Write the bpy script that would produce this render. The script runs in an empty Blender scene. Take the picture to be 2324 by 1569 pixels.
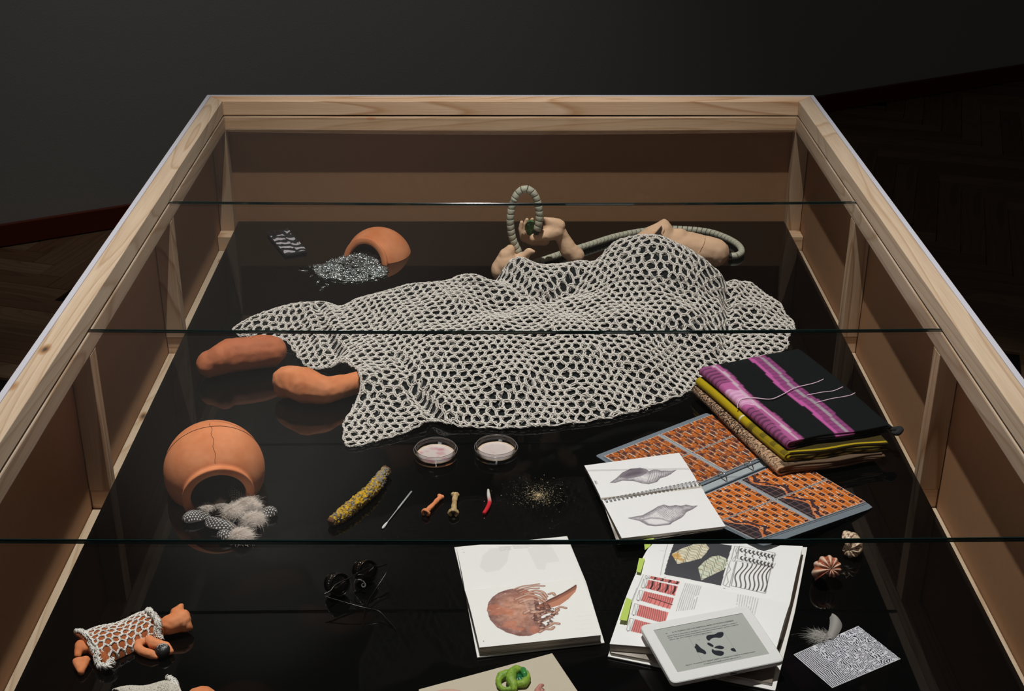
import bpy, bmesh, math, random
import numpy as np
from mathutils import Vector, Matrix, noise, Quaternion
random.seed(7); np.random.seed(7)
S = bpy.context.scene
COL = S.collection
# ---------------------------------------------------------------- camera
CAM = (-0.0306, -3.7388, 1.4419); YAW, PITCH, ROLL, FPX = 0.0087, 0.4591, 0.0030, 3088.8
def cam_axes():
    cy, sy, cp, sp = math.cos(YAW), math.sin(YAW), math.cos(PITCH), math.sin(PITCH)
    f = Vector((sy*cp, cy*cp, -sp)); r = Vector((cy, -sy, 0)); u = r.cross(f)
    c, s = math.cos(ROLL), math.sin(ROLL)
    return c*r+s*u, -s*r+c*u, f
AR, AU, AF = cam_axes()
cd = bpy.data.cameras.new('camera'); cam = bpy.data.objects.new('camera', cd); COL.objects.link(cam)
cd.sensor_width = 36; cd.lens = FPX/2324*36; cd.clip_start = 0.05; cd.clip_end = 60
cam.matrix_world = Matrix(((AR.x, AU.x, -AF.x, CAM[0]), (AR.y, AU.y, -AF.y, CAM[1]), (AR.z, AU.z, -AF.z, CAM[2]), (0, 0, 0, 1)))
S.camera = cam
# ---------------------------------------------------------------- world, lights, exposure
S.view_settings.view_transform = 'Standard'; S.view_settings.look = 'None'
S.view_settings.gamma = 1; S.view_settings.use_curve_mapping = False; S.view_settings.exposure = 0.0
wd = bpy.data.worlds.new('world'); S.world = wd; wd.use_nodes = True
wd.node_tree.nodes['Background'].inputs[0].default_value = (0.95, 0.98, 1.0, 1)
wd.node_tree.nodes['Background'].inputs[1].default_value = 0.007
def spot(name, loc, target, power, angle, blend, size, color):
    l = bpy.data.lights.new(name, 'SPOT'); o = bpy.data.objects.new(name, l); COL.objects.link(o)
    l.energy = power; l.spot_size = math.radians(angle); l.spot_blend = blend; l.shadow_soft_size = size; l.color = color
    o.location = loc; o.rotation_euler = (Vector(target)-Vector(loc)).to_track_quat('-Z', 'Y').to_euler(); o['kind'] = 'structure'
    return o
spot('ceiling_spotlight', (-0.17, -1.45, 4.85), (0.0, -1.22, 0), 1080, 50, 1.0, 0.03, (1.0, 0.965, 0.93))
def area(name, loc, target, power, sx, sy, color):
    l = bpy.data.lights.new(name, 'AREA'); o = bpy.data.objects.new(name, l); COL.objects.link(o)
    l.shape = 'RECTANGLE'; l.size = sx; l.size_y = sy; l.energy = power; l.color = color
    o.location = loc; o.rotation_euler = (Vector(target)-Vector(loc)).to_track_quat('-Z', 'Y').to_euler()
    return o
spot('added_wall_wash', (-0.9, 1.0, 4.6), (-1.0, 2.3, -0.5), 88, 56, 1.0, 0.08, (1.0, 0.97, 0.93))  # added lamp that brightens the low wall, not a known fitting
area('added_room_fill', (-2.2, -5.5, 4.8), (0, -1, 0), 12, 2.0, 1.2, (1, 0.97, 0.94))  # added soft fill from behind the camera, lifting the dim floor
# ---------------------------------------------------------------- helpers
def P(u, v, z=0.0):
    """point of the case at height z that the survey pixel (u, v) of the photograph shows"""
    d = AF + AR*((u-1162)/FPX) - AU*((v-784.5)/FPX)
    t = (z-CAM[2])/d.z
    return Vector(CAM)+d*t
def PL(pts, z=0.0): return [P(u, v, z) for u, v in pts]
def link(o, parent=None):
    COL.objects.link(o)
    if parent: o.parent = parent
    return o
def wloc(o):
    v = Vector((0, 0, 0))
    while o: v += Vector(o.location); o = o.parent
    return v
def tag(o, label=None, cat=None, group=None, kind=None):
    for k, v in (('label', label), ('category', cat), ('group', group), ('kind', kind)):
        if v: o[k] = v
    return o
def thing(name, loc, label, cat, group=None):
    o = bpy.data.objects.new(name, None); o.empty_display_size = .02; o.location = loc
    link(o); return tag(o, label, cat, group)
def mk(name, v, f, mat, parent=None, loc=None, smooth=False, col=None):
    """verts in world coordinates; the object's origin goes to loc (or its parent's)"""
    v = np.asarray(v, dtype=np.float64).reshape(-1, 3)
    base = wloc(parent) if parent else Vector((0, 0, 0))
    org = Vector(loc) if loc is not None else base
    me = bpy.data.meshes.new(name)
    if isinstance(f, np.ndarray) and f.ndim == 2:
        n, k = f.shape; me.vertices.add(len(v)); me.vertices.foreach_set('co', (v-np.array(org)).ravel())
        me.loops.add(n*k); me.loops.foreach_set('vertex_index', f.astype(np.int32).ravel())
        me.polygons.add(n); me.polygons.foreach_set('loop_start', np.arange(n, dtype=np.int32)*k)
        me.update(calc_edges=True)
    else:
        me.from_pydata([tuple(x) for x in (v-np.array(org))], [], [tuple(int(i) for i in q) for q in f]); me.update()
    if smooth: me.polygons.foreach_set('use_smooth', [True]*len(me.polygons))
    if col is not None:
        a = me.color_attributes.new('Col', 'FLOAT_COLOR', 'POINT')
        c = np.ones((len(v), 4)); c[:, :3] = col; a.data.foreach_set('color', c.ravel())
    for m in (mat if isinstance(mat, (list, tuple)) else [mat]): me.materials.append(m)
    o = bpy.data.objects.new(name, me); o.location = org-base
    return link(o, parent)
def box_vf(x0, x1, y0, y1, z0, z1):
    v = [(x, y, z) for z in (z0, z1) for x, y in ((x0, y0), (x1, y0), (x1, y1), (x0, y1))]
    return v, [(3, 2, 1, 0), (4, 5, 6, 7), (0, 1, 5, 4), (1, 2, 6, 5), (2, 3, 7, 6), (3, 0, 4, 7)]
def bevel_me(o, w, seg=2, ang=0.5):
    bm = bmesh.new(); bm.from_mesh(o.data)
    e = [x for x in bm.edges if len(x.link_faces) == 2 and x.calc_face_angle(0) > ang]
    bmesh.ops.bevel(bm, geom=e, offset=w, segments=seg, affect='EDGES', profile=.5, clamp_overlap=True)
    bm.to_mesh(o.data); bm.free(); return o
def box(name, x0, x1, y0, y1, z0, z1, mat, parent=None, bev=0.0, **k):
    v, f = box_vf(x0, x1, y0, y1, z0, z1); o = mk(name, v, f, mat, parent, **k)
    if bev: bevel_me(o, bev, 2)
    return o
def slab_vf(poly, z0, z1):
    """prism over a polygon of (x,y) points (counter-clockwise)"""
    n = len(poly); z0 = z0 if hasattr(z0, '__len__') else [z0]*n; z1 = z1 if hasattr(z1, '__len__') else [z1]*n
    v = [(p[0], p[1], z0[i]) for i, p in enumerate(poly)]+[(p[0], p[1], z1[i]) for i, p in enumerate(poly)]
    a = sum(poly[i][0]*poly[(i+1) % n][1]-poly[(i+1) % n][0]*poly[i][1] for i in range(n))
    f = [tuple(range(n))[::-1], tuple(range(n, 2*n))]+[(i, (i+1) % n, n+(i+1) % n, n+i) for i in range(n)]
    if a < 0: f = [q[::-1] for q in f]
    return v, f
class MB:
    """collects pieces into one mesh"""
    def __init__(s): s.v = []; s.f = []; s.n = 0; s.c = []
    def add(s, v, f, c=None):
        v = np.asarray(v, float).reshape(-1, 3); s.v.append(v)
        s.f.extend([tuple(i+s.n for i in q) for q in f]); s.n += len(v)
        if c is not None: s.c.append(np.tile(c, (len(v), 1)))
    def build(s, name, mat, parent=None, **k):
        return mk(name, np.concatenate(s.v), s.f, mat, parent, col=np.concatenate(s.c) if s.c else None, **k)
def tube_vf(path, rad, n=8, cap=True, closed=False, up=(0, 0, 1)):
    p = np.array([tuple(q) for q in path], float); m = len(p)
    rad = np.full(m, rad) if np.isscalar(rad) else np.array(rad, float)
    t = np.roll(p, -1, 0)-np.roll(p, 1, 0) if closed else np.gradient(p, axis=0)
    t /= np.linalg.norm(t, axis=1)[:, None]+1e-12
    u = np.array(up, float); 
    if abs(u@t[0]) > .9: u = np.array([1., 0, 0])
    a = np.zeros_like(p); u = u-(u@t[0])*t[0]; u /= np.linalg.norm(u)
    for i in range(m):
        u = u-(u@t[i])*t[i]; u /= np.linalg.norm(u)+1e-12; a[i] = u
    b = np.cross(t, a); th = np.arange(n)/n*2*np.pi
    v = (p[:, None]+rad[:, None, None]*(a[:, None]*np.cos(th)[None, :, None]+b[:, None]*np.sin(th)[None, :, None])).reshape(-1, 3)
    f = []
    for i in range(m if closed else m-1):
        j = (i+1) % m
        for k in range(n): f.append((i*n+k, i*n+(k+1) % n, j*n+(k+1) % n, j*n+k))
    if cap and not closed: f += [tuple(range(n))[::-1], tuple((m-1)*n+k for k in range(n))]
    return v, f
def spline(pts, n=60, closed=False):
    """Catmull-Rom through control points (any dimension)"""
    p = np.array([tuple(q) for q in pts], float); m = len(p)
    if closed: q = np.vstack([p[-1], p, p[0], p[1]])
    else: q = np.vstack([2*p[0]-p[1], p, 2*p[-1]-p[-2]])
    segs = m if closed else m-1; out = []
    for t in np.linspace(0, segs, n, endpoint=not closed):
        i = min(int(t), segs-1); s = t-i; a, b, c, d = q[i], q[i+1], q[i+2], q[i+3]
        out.append(.5*((2*b)+(-a+c)*s+(2*a-5*b+4*c-d)*s*s+(-a+3*b-3*c+d)*s**3))
    return np.array(out)
def lathe_vf(prof, n=48, closed=False):
    m = len(prof); th = np.arange(n)/n*2*np.pi
    v = [(r*math.cos(t), r*math.sin(t), z) for r, z in prof for t in th]; f = []
    for i in range(m if closed else m-1):
        j = (i+1) % m
        for k in range(n): f.append((i*n+k, i*n+(k+1) % n, j*n+(k+1) % n, j*n+k))
    return np.array(v), f
def xform(v, M):
    v = np.asarray(v, float).reshape(-1, 3); M = np.array(M); return v@M[:3, :3].T+M[:3, 3]
def frame(o, x, z=None, y=None):
    """matrix with origin o, x axis x and z axis z (orthogonalised)"""
    x = Vector(x).normalized(); z = Vector(z or (0, 0, 1)); y = z.cross(x).normalized(); z = x.cross(y)
    return Matrix(((x.x, y.x, z.x, o[0]), (x.y, y.y, z.y, o[1]), (x.z, y.z, z.z, o[2]), (0, 0, 0, 1)))
# ---------------------------------------------------------------- materials
def lin(c): return tuple(((x/255)/12.92 if x/255 <= .04045 else ((x/255+.055)/1.055)**2.4) for x in c)
MATS = {}
def mat(name, color, rough=.6, metal=0, spec=.5, bump=None, var=None, emit=None, sheen=0, trans=0, attr=False, coat=0, sss=0):
    """color sRGB 0-255; bump=(scale, strength, distance); var=(scale, darker colour, contrast)"""
    if name in MATS: return MATS[name]
    m = bpy.data.materials.new(name); m.use_nodes = True; nt = m.node_tree; b = nt.nodes['Principled BSDF']
    b.inputs['Base Color'].default_value = (*lin(color), 1); b.inputs['Roughness'].default_value = rough
    b.inputs['Metallic'].default_value = metal; b.inputs['Specular IOR Level'].default_value = spec
    b.inputs['Sheen Weight'].default_value = sheen; b.inputs['Transmission Weight'].default_value = trans
    b.inputs['Coat Weight'].default_value = coat
    if sss: b.inputs['Subsurface Weight'].default_value = sss; b.inputs['Subsurface Scale'].default_value = .01
    tc = nt.nodes.new('ShaderNodeTexCoord')
    if attr:
        a = nt.nodes.new('ShaderNodeVertexColor'); a.layer_name = 'Col'; nt.links.new(a.outputs[0], b.inputs['Base Color'])
    if var:
        n = nt.nodes.new('ShaderNodeTexNoise'); n.inputs['Scale'].default_value = var[0]; n.inputs['Detail'].default_value = 6; n.inputs['Roughness'].default_value = .6
        r = nt.nodes.new('ShaderNodeValToRGB'); w = var[2] if len(var) > 2 else .25
        r.color_ramp.elements[0].position = .5-w; r.color_ramp.elements[1].position = .5+w
        r.color_ramp.elements[0].color = (*lin(var[1]), 1); r.color_ramp.elements[1].color = (*lin(color), 1)
        nt.links.new(tc.outputs['Object'], n.inputs['Vector']); nt.links.new(n.outputs['Fac'], r.inputs[0]); nt.links.new(r.outputs[0], b.inputs['Base Color'])
    if bump:
        n = nt.nodes.new('ShaderNodeTexNoise'); n.inputs['Scale'].default_value = bump[0]; n.inputs['Detail'].default_value = 5
        d = nt.nodes.new('ShaderNodeBump'); d.inputs['Strength'].default_value = bump[1]; d.inputs['Distance'].default_value = bump[2]
        nt.links.new(tc.outputs['Object'], n.inputs['Vector']); nt.links.new(n.outputs['Fac'], d.inputs['Height']); nt.links.new(d.outputs[0], b.inputs['Normal'])
    MATS[name] = m; return m
def wood(name, light, dark, axis, ring=26, seed=0.0, rough=.55, knots=True):
    """long grain along axis; soft rings, fine fibres, a few knots"""
    m = bpy.data.materials.new(name); m.use_nodes = True; nt = m.node_tree; N = nt.nodes; L = nt.links; b = N['Principled BSDF']
    b.inputs['Roughness'].default_value = rough; b.inputs['Specular IOR Level'].default_value = .3
    tc = N.new('ShaderNodeTexCoord'); mp = N.new('ShaderNodeMapping'); s = [1, 1, 1]; s[axis] = .12
    mp.inputs['Scale'].default_value = s; mp.inputs['Location'].default_value = (seed, seed*1.7, seed*.6)
    L.new(tc.outputs['Object'], mp.inputs[0])
    n1 = N.new('ShaderNodeTexNoise'); n1.inputs['Scale'].default_value = 5.5; n1.inputs['Detail'].default_value = 1.5; n1.inputs['Distortion'].default_value = .35
    L.new(mp.outputs[0], n1.inputs['Vector'])
    mu = N.new('ShaderNodeMath'); mu.operation = 'MULTIPLY'; mu.inputs[1].default_value = ring; L.new(n1.outputs['Fac'], mu.inputs[0])
    fr = N.new('ShaderNodeMath'); fr.operation = 'FRACT'; L.new(mu.outputs[0], fr.inputs[0])
    r = N.new('ShaderNodeValToRGB'); e = r.color_ramp.elements; e[0].position = 0; e[0].color = (*lin(light), 1); e[1].position = 1; e[1].color = (*lin(light), 1)
    x = r.color_ramp.elements.new(.72); x.color = (*lin([(a*2+c)/3 for a, c in zip(light, dark)]), 1); x = r.color_ramp.elements.new(.88); x.color = (*lin(dark), 1)
    L.new(fr.outputs[0], r.inputs[0])
    mp2 = N.new('ShaderNodeMapping'); s = [420, 420, 420]; s[axis] = 9; mp2.inputs['Scale'].default_value = s; L.new(tc.outputs['Object'], mp2.inputs[0])
    n2 = N.new('ShaderNodeTexNoise'); n2.inputs['Scale'].default_value = 1; n2.inputs['Detail'].default_value = 3; L.new(mp2.outputs[0], n2.inputs['Vector'])
    mx = N.new('ShaderNodeMixRGB'); mx.blend_type = 'MULTIPLY'; mx.inputs[0].default_value = .35
    r2 = N.new('ShaderNodeValToRGB'); r2.color_ramp.elements[0].position = .3; r2.color_ramp.elements[0].color = (.62, .55, .48, 1); r2.color_ramp.elements[1].position = .65
    L.new(n2.outputs['Fac'], r2.inputs[0]); L.new(r.outputs[0], mx.inputs[1]); L.new(r2.outputs[0], mx.inputs[2])
    out = mx.outputs[0]
    if knots:
        v = N.new('ShaderNodeTexVoronoi'); v.inputs['Scale'].default_value = 1; mp3 = N.new('ShaderNodeMapping')
        s = [9, 9, 9]; s[axis] = 4.2; mp3.inputs['Scale'].default_value = s; mp3.inputs['Location'].default_value = (seed*3, seed, seed*2)
        L.new(tc.outputs['Object'], mp3.inputs[0]); L.new(mp3.outputs[0], v.inputs['Vector'])
        r3 = N.new('ShaderNodeValToRGB'); e = r3.color_ramp.elements; e[0].position = .03; e[0].color = (*lin([c*.35 for c in dark]), 1); e[1].position = .11; e[1].color = (1, 1, 1, 1)
        x = e.new(.07); x.color = (*lin([min(255, c*1.25) for c in dark]), 1)
        L.new(v.outputs['Distance'], r3.inputs[0]); mk2 = N.new('ShaderNodeMixRGB'); mk2.blend_type = 'MULTIPLY'; mk2.inputs[0].default_value = .9
        L.new(out, mk2.inputs[1]); L.new(r3.outputs[0], mk2.inputs[2]); out = mk2.outputs[0]
    L.new(out, b.inputs['Base Color'])
    bp = N.new('ShaderNodeBump'); bp.inputs['Strength'].default_value = .25; bp.inputs['Distance'].default_value = .0006
    L.new(n2.outputs['Fac'], bp.inputs['Height']); L.new(bp.outputs[0], b.inputs['Normal'])
    return m
def glassy(name, tint=(1, 1, 1), f0=.04, rough=0.0, gloss=(1, 1, 1)):
    """thin clear sheet: Schlick mix of a clear pass-through and a mirror gloss"""
    m = bpy.data.materials.new(name); m.use_nodes = True; nt = m.node_tree; N = nt.nodes; L = nt.links
    for n in list(N): N.remove(n)
    o = N.new('ShaderNodeOutputMaterial'); t = N.new('ShaderNodeBsdfTransparent'); t.inputs[0].default_value = (*tint, 1)
    g = N.new('ShaderNodeBsdfGlossy'); g.inputs['Roughness'].default_value = rough; g.inputs[0].default_value = (*gloss, 1)
    lw = N.new('ShaderNodeLayerWeight'); lw.inputs[0].default_value = .5
    pw = N.new('ShaderNodeMath'); pw.operation = 'POWER'; pw.inputs[1].default_value = 5
    mu = N.new('ShaderNodeMath'); mu.operation = 'MULTIPLY_ADD'; mu.inputs[1].default_value = 1-f0; mu.inputs[2].default_value = f0; mu.use_clamp = True
    L.new(lw.outputs['Facing'], pw.inputs[0]); L.new(pw.outputs[0], mu.inputs[0])
    mx = N.new('ShaderNodeMixShader'); L.new(mu.outputs[0], mx.inputs[0]); L.new(t.outputs[0], mx.inputs[1]); L.new(g.outputs[0], mx.inputs[2]); L.new(mx.outputs[0], o.inputs[0])
    return m
PINE_L, PINE_D = (196, 176, 152), (174, 148, 120)
W_Y = wood('pine_lengthwise', PINE_L, PINE_D, 1, 22, 0.3); W_Y2 = wood('pine_lengthwise_grey', (204, 182, 162), (170, 140, 114), 1, 16, 4.1)
W_X = wood('pine_crosswise', (222, 190, 158), (192, 150, 110), 0, 14, 2.2); W_Z = wood('pine_upright', (212, 182, 152), (172, 132, 96), 2, 16, 5.0, knots=False)
MDF = mat('brown_hardboard', (176, 132, 97), .75, bump=(900, .15, .0004), var=(60, (166, 124, 90), .3), spec=.25)
WHITE_EDGE = mat('white_board', (186, 186, 194), .5, bump=(300, .1, .0003))
BLACK_GLASS = mat('black_mirror_glass', (6, 6, 6), .012, spec=.55)
GLASS = glassy('clear_glass', (.985, .995, .99), .04)
GLASS_EDGE = mat('green_glass_edge', (22, 42, 40), .05, spec=.9)
WALL = mat('matt_grey_wall', (206, 205, 200), .9, bump=(180, .2, .002), spec=.2)
MAHOG = mat('dark_red_baseboard', (120, 52, 34), .35, bump=(60, .1, .001))
# ---------------------------------------------------------------- room shell
ZF = -0.70
wa, wb = Vector((-2.113, 1.529, ZF)), Vector((3.054, 4.134, ZF)); wdir = (wb-wa).normalized(); wn = Vector((-wdir.y, wdir.x, 0))
A = wa-wdir*4.5; B = wb+wdir*3
v, f = slab_vf([(A.x, A.y), (B.x, B.y), (B.x+wn.x*.2, B.y+wn.y*.2), (A.x+wn.x*.2, A.y+wn.y*.2)], ZF, 4.6)
tag(mk('wall_back', v, f, WALL), kind='structure')
ph = .085; i0 = -wn*.02
def strip(name, off0, off1, z0, z1, m):
    a0, a1, b0, b1 = A+wn*off0, A+wn*off1, B+wn*off0, B+wn*off1
    v, f = slab_vf([(a0.x, a0.y), (b0.x, b0.y), (b1.x, b1.y), (a1.x, a1.y)], z0, z1); return bevel_me(mk(name, v, f, m), .004, 2)
tag(strip('baseboard_back', -.022, 0, ZF+.004, ZF+.098, MAHOG), kind='structure')
base = box('floor', -7, 8, -7, 9, ZF-.12, ZF-.012, mat('dark_subfloor', (22, 14, 10), .8)); tag(base, kind='structure')
# herringbone parquet: planks where the photograph shows the floor
PK = [wood('oak_plank_%s' % n, l, d, 0, 14, i*1.3, .38, knots=False) for i, (n, l, d) in enumerate((('brown', (140, 110, 84), (118, 90, 66)), ('red', (130, 98, 74), (108, 80, 58)), ('tan', (154, 124, 96), (130, 102, 76))))]
PL_, PW = .80, .10
v, f = box_vf(0, PL_-.0015, 0, PW-.0015, -.012, 0)
pms = []
for m in PK:
    o = mk('plank', v, f, m, base); bevel_me(o, .0012, 1); pms.append(o.data); bpy.data.objects.remove(o)
ang = math.radians(-17); ca, sa = math.cos(ang), math.sin(ang)
def seen(x, y):
    d = Vector((x, y, ZF))-Vector(CAM); zz = d.dot(AF)
    if zz < .5: return False
    u = 1162+FPX*d.dot(AR)/zz; w = 784.5-FPX*d.dot(AU)/zz
    if not (-60 < u < 2384 and -60 < w < 1000): return False
    if (Vector((x, y, 0))-Vector((wa.x, wa.y, 0))).dot(wn) > -.02: return False
    lo = 892-(u)*1.43; ro = 215+(u-1849)*1.342
    return (u < 480 and w < lo+10) or (u > 1840 and w < ro+10)
cnt = 0
def plank(lx, ly, rot):
    global cnt
    cs = []
    for a, bq in ((.05, .5), (.5, .5), (.95, .5), (.25, .5), (.75, .5)):
        px, py = a*PL_, bq*PW
        if rot: px, py = -py, px
        px += lx; py += ly; cs.append((px*ca-py*sa+1.2, px*sa+py*ca+.3))
    if cnt >= 300 or not any(seen(*c) for c in cs): return
    o = bpy.data.objects.new('plank', pms[random.choice((0, 0, 1, 2))]); o.parent = base; COL.objects.link(o)
    o.location = (lx*ca-ly*sa+1.2, lx*sa+ly*ca+.3, ZF+random.uniform(-.0008, .0006)); o.rotation_euler = (0, 0, ang+(math.pi/2 if rot else 0)); cnt += 1
# herringbone tiling: rows stepped by (PW, PW); period PL_ + ... along the diagonal
for k in range(-60, 60):
    for j in range(-7, 8):
        ox = k*PW+j*PL_; oy = k*PW-j*PL_
        plank(-ox-PL_, oy, False); plank(-ox+PW, oy, True)
# ---------------------------------------------------------------- the display case
HT, HUB, HG, HLB = .3703, .3303, .3263, .285
XL, XR, YB, YN = -.806, .800, -.034, -2.80
case = thing('display_case', (0, -1.4, ZF), 'large pine and glass display case with a black mirror bottom', 'display case')
def ring(name, xl, xr, yb, yn, w, z0, z1, my, mx, bev=.0015, wb=None):
    """mitred frame of four rails outside the given inner rectangle"""
    I = [(xl, yn), (xr, yn), (xr, yb), (xl, yb)]; O = [(xl-w, yn-w), (xr+w, yn-w), (xr+w, yb+(wb or w)), (xl-w, yb+(wb or w))]
    for i in range(4):
        j = (i+1) % 4; v, f = slab_vf([O[i], O[j], I[j], I[i]], z0, z1); bevel_me(mk(name, v, f, mx if i in (0, 2) else (my if i == 1 else [my][0]), case), bev, 2)
ring('top_rail', -.8078, .8018, -.0326, YN, .042, HUB, HT, W_Y, W_X, wb=.0515)
ring('lower_rail', XL, XR, YB, YN, .042, HLB, HG-.0005, W_Y2, W_X, .003)
# dark strip set back between the rails, coloured to give the gap its shade
ring('gap_shade_strip', -.8078-.006, .8018+.006, -.0326+.006, YN-.006, .034, HG-.0005, HUB, mat('gap_shade', (26, 16, 10), .8), mat('gap_shade', (26, 16, 10), .8), .0003)
ring('white_outer_board', -.8078-.0425, .8018+.0425, -.0326+.052, YN-.0425, .0115, ZF, HT, WHITE_EDGE, WHITE_EDGE, .001)
# posts, joists, bottom rails, hardboard panels
SEAM = [-1.423+.692, -1.423, -1.423-.692]
for side in (-1, 1):
    xi = XL if side < 0 else XR; xo = xi+side*.041
    for y in SEAM+[-.014, YN+.02-.041]:
        box('post', min(xi, xo), max(xi, xo), y-.0195, y+.0205, -.0135 if y in SEAM else -.058, HLB, W_Z, case, .0015)
    box('bottom_rail', min(xi-side*.03, xo), max(xi-side*.03, xo), YN-.04, .006, -.10, -.058, W_Y, case, .001)
    x1 = xi+side*.0425
    ys = [.008]+SEAM+[YN-.04]
    for a, bq in zip(ys[:-1], ys[1:]): box('side_panel', min(x1, x1+side*.004), max(x1, x1+side*.004), bq+.0006, a-.0006, -.10, HLB+.04, MDF, case)
for y in SEAM+[-.060, YN+.02]: box('joist', XL-.041, XR+.041, y-.0165 if y not in (-.060,) else y-.026, y+.0205 if y not in (-.060,) else -.0355, -.058, -.0145, W_X, case, .002)
box('end_panel', XL-.04, XR+.04, .010, .014, -.10, HLB+.04, MDF, case); box('end_panel', XL-.04, XR+.04, YN-.045, YN-.041, -.10, HLB+.04, MDF, case)
box('black_base_plate', -.8, .8, YN, 0, -.006, 0, BLACK_GLASS, case, .0006)
box('base_board', -.797, .797, YN+.003, -.003, -.0145, -.0062, mat('black_board', (10, 10, 10), .7), case)
# four glass panes resting on the lower rails, sagging a little at mid span
GT = .006
for i in range(4):
    y1 = -.0326+.004-.69*0 if i == 0 else SEAM[i-1]-.0012; y0 = SEAM[i]+.0012 if i < 3 else YN+.002
    n = 24; xs = np.linspace(-.8078-.003, .8018+.003, n+1); sag = -.0045*(1-(xs/.81)**2)
    q = n+1; sec = [(y0+.0009, 0), (y0, .0008), (y0, .0044), (y0+.0010, .0052), (y1-.0010, .0052), (y1, .0044), (y1, .0008), (y1-.0009, 0)]
    v = [(x, yy, HG+s+dz) for yy, dz in sec for x, s in zip(xs, sag)]; f = []; mi = []
    for a_ in range(8):
        b_ = (a_+1) % 8
        for k in range(n): f.append((a_*q+k, a_*q+k+1, b_*q+k+1, b_*q+k)); mi.append(0 if a_ in (3, 7) else 1)
    o = mk('glass_pane', v, f+[tuple(a_*q for a_ in range(8)), tuple(a_*q+n for a_ in range(8))[::-1]], [GLASS, GLASS_EDGE], case)
    for p, m_ in zip(o.data.polygons, mi+[1, 1]): p.material_index = m_
# ---------------------------------------------------------------- organic shapes
def PY(u, v, y):
    """point of the plane Y = y (an upright plane across the case) at survey pixel (u, v)"""
    d = AF + AR*((u-1162)/FPX) - AU*((v-784.5)/FPX)
    return Vector(CAM)+d*((y-CAM[1])/d.y)
def blob_vf(prims, voxel=.003, smooth=6, bump=None, seed=0):
    """prims: ('c', p0, r0, p1, r1) capsules, ('e', centre, (rx, ry, rz)[, rotation matrix]) ellipsoids, merged into one skin"""
    bm = bmesh.new()
    for q in prims:
        if q[0] == 'c':
            p0, r0, p1, r1 = Vector(q[1]), q[2], Vector(q[3]), q[4]; n = 9
            for i in range(n):
                t = i/(n-1); bmesh.ops.create_icosphere(bm, subdivisions=2, radius=r0+(r1-r0)*t, matrix=Matrix.Translation(p0.lerp(p1, t)))
        else:
            M = Matrix.Translation(Vector(q[1])) @ (q[3].to_4x4() if len(q) > 3 else Matrix.Identity(4)) @ Matrix.Diagonal((*q[2], 1))
            bmesh.ops.create_icosphere(bm, subdivisions=3, radius=1, matrix=M)
    me = bpy.data.meshes.new('t'); bm.to_mesh(me); bm.free(); o = bpy.data.objects.new('t', me); COL.objects.link(o)
    m = o.modifiers.new('r', 'REMESH'); m.mode = 'VOXEL'; m.voxel_size = voxel
    if smooth: m = o.modifiers.new('s', 'SMOOTH'); m.factor = .5; m.iterations = smooth
    dg = bpy.context.evaluated_depsgraph_get(); me2 = bpy.data.meshes.new_from_object(o.evaluated_get(dg))
    v = np.empty(len(me2.vertices)*3); me2.vertices.foreach_get('co', v); v = v.reshape(-1, 3); f = [tuple(p.vertices) for p in me2.polygons]
    nn = np.empty(len(v)*3); me2.vertex_normals.foreach_get('vector', nn); nn = nn.reshape(-1, 3)
    if bump:
        for i in range(len(v)):
            s = sum(a*noise.noise(Vector(v[i])*k+Vector((seed, seed, 0))) for k, a in bump); v[i] += nn[i]*s
    bpy.data.objects.remove(o); bpy.data.meshes.remove(me); bpy.data.meshes.remove(me2)
    return v, f
def floor_clip(v, z=0.0005):
    v[:, 2] = np.maximum(v[:, 2], z); return v
def blob(name, prims, mat, parent=None, clip=True, **k):
    kk = {a: k.pop(a) for a in ('voxel', 'smooth', 'bump', 'seed') if a in k}
    v, f = blob_vf(prims, **kk)
    if clip: v = floor_clip(v, k.pop('zmin', .0005) if 'zmin' in k else .0005)
    return mk(name, v, f, mat, parent, smooth=True, **k)
def chain(pts, rads): return [('c', pts[i], rads[i], pts[i+1], rads[i+1]) for i in range(len(pts)-1)]
TERRA = mat('terracotta', (236, 154, 108), .78, bump=(140, .25, .0012), var=(20, (212, 122, 72), .22), spec=.25)
TERRA_D = mat('terracotta_foot', (206, 122, 80), .72, bump=(90, .3, .0015), var=(22, (176, 100, 68), .3), spec=.3)
FLESH = mat('pale_fired_clay', (240, 200, 166), .75, bump=(120, .3, .0012), var=(12, (226, 182, 146), .35), spec=.25)
# ---------------------------------------------------------------- crocheted blanket
far = [(530, 748, .008), (562, 728, .025), (600, 706, .04), (680, 692, .045), (745, 684, .055), (775, 700, .04), (800, 688, .05), (870, 664, .07), (930, 655, .075), (985, 650, .085), (1040, 632, .10), (1085, 632, .10), (1112, 645, .08),
       (1135, 612, .09), (1165, 597, .105), (1200, 594, .11), (1245, 600, .095), (1300, 602, .07), (1350, 597, .09), (1372, 570, .12), (1430, 550, .145), (1500, 549, .155), (1560, 566, .145), (1600, 590, .125), (1640, 634, .06),
       (1700, 645, .035), (1760, 682, .02), (1802, 738, .006)]
near = [(1790, 762, .006), (1778, 795, .006), (1710, 812, .006), (1640, 835, .006), (1590, 862, .006), (1560, 890, .006), (1500, 915, .006), (1400, 945, .006), (1300, 961, .006), (1180, 971, .006), (1100, 971, .006), (1030, 968, .006), (985, 955, .008),
        (955, 965, .012), (905, 988, .006), (850, 1002, .006), (800, 1014, .005), (784, 1006, .005), (782, 962, .008), (800, 932, .014), (815, 905, .026), (820, 880, .045), (818, 856, .06), (806, 836, .055), (776, 822, .045), (752, 836, .012), (712, 836, .006), (690, 826, .006), (668, 798, .006), (650, 776, .012), (600, 766, .02), (548, 764, .008)]
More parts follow.
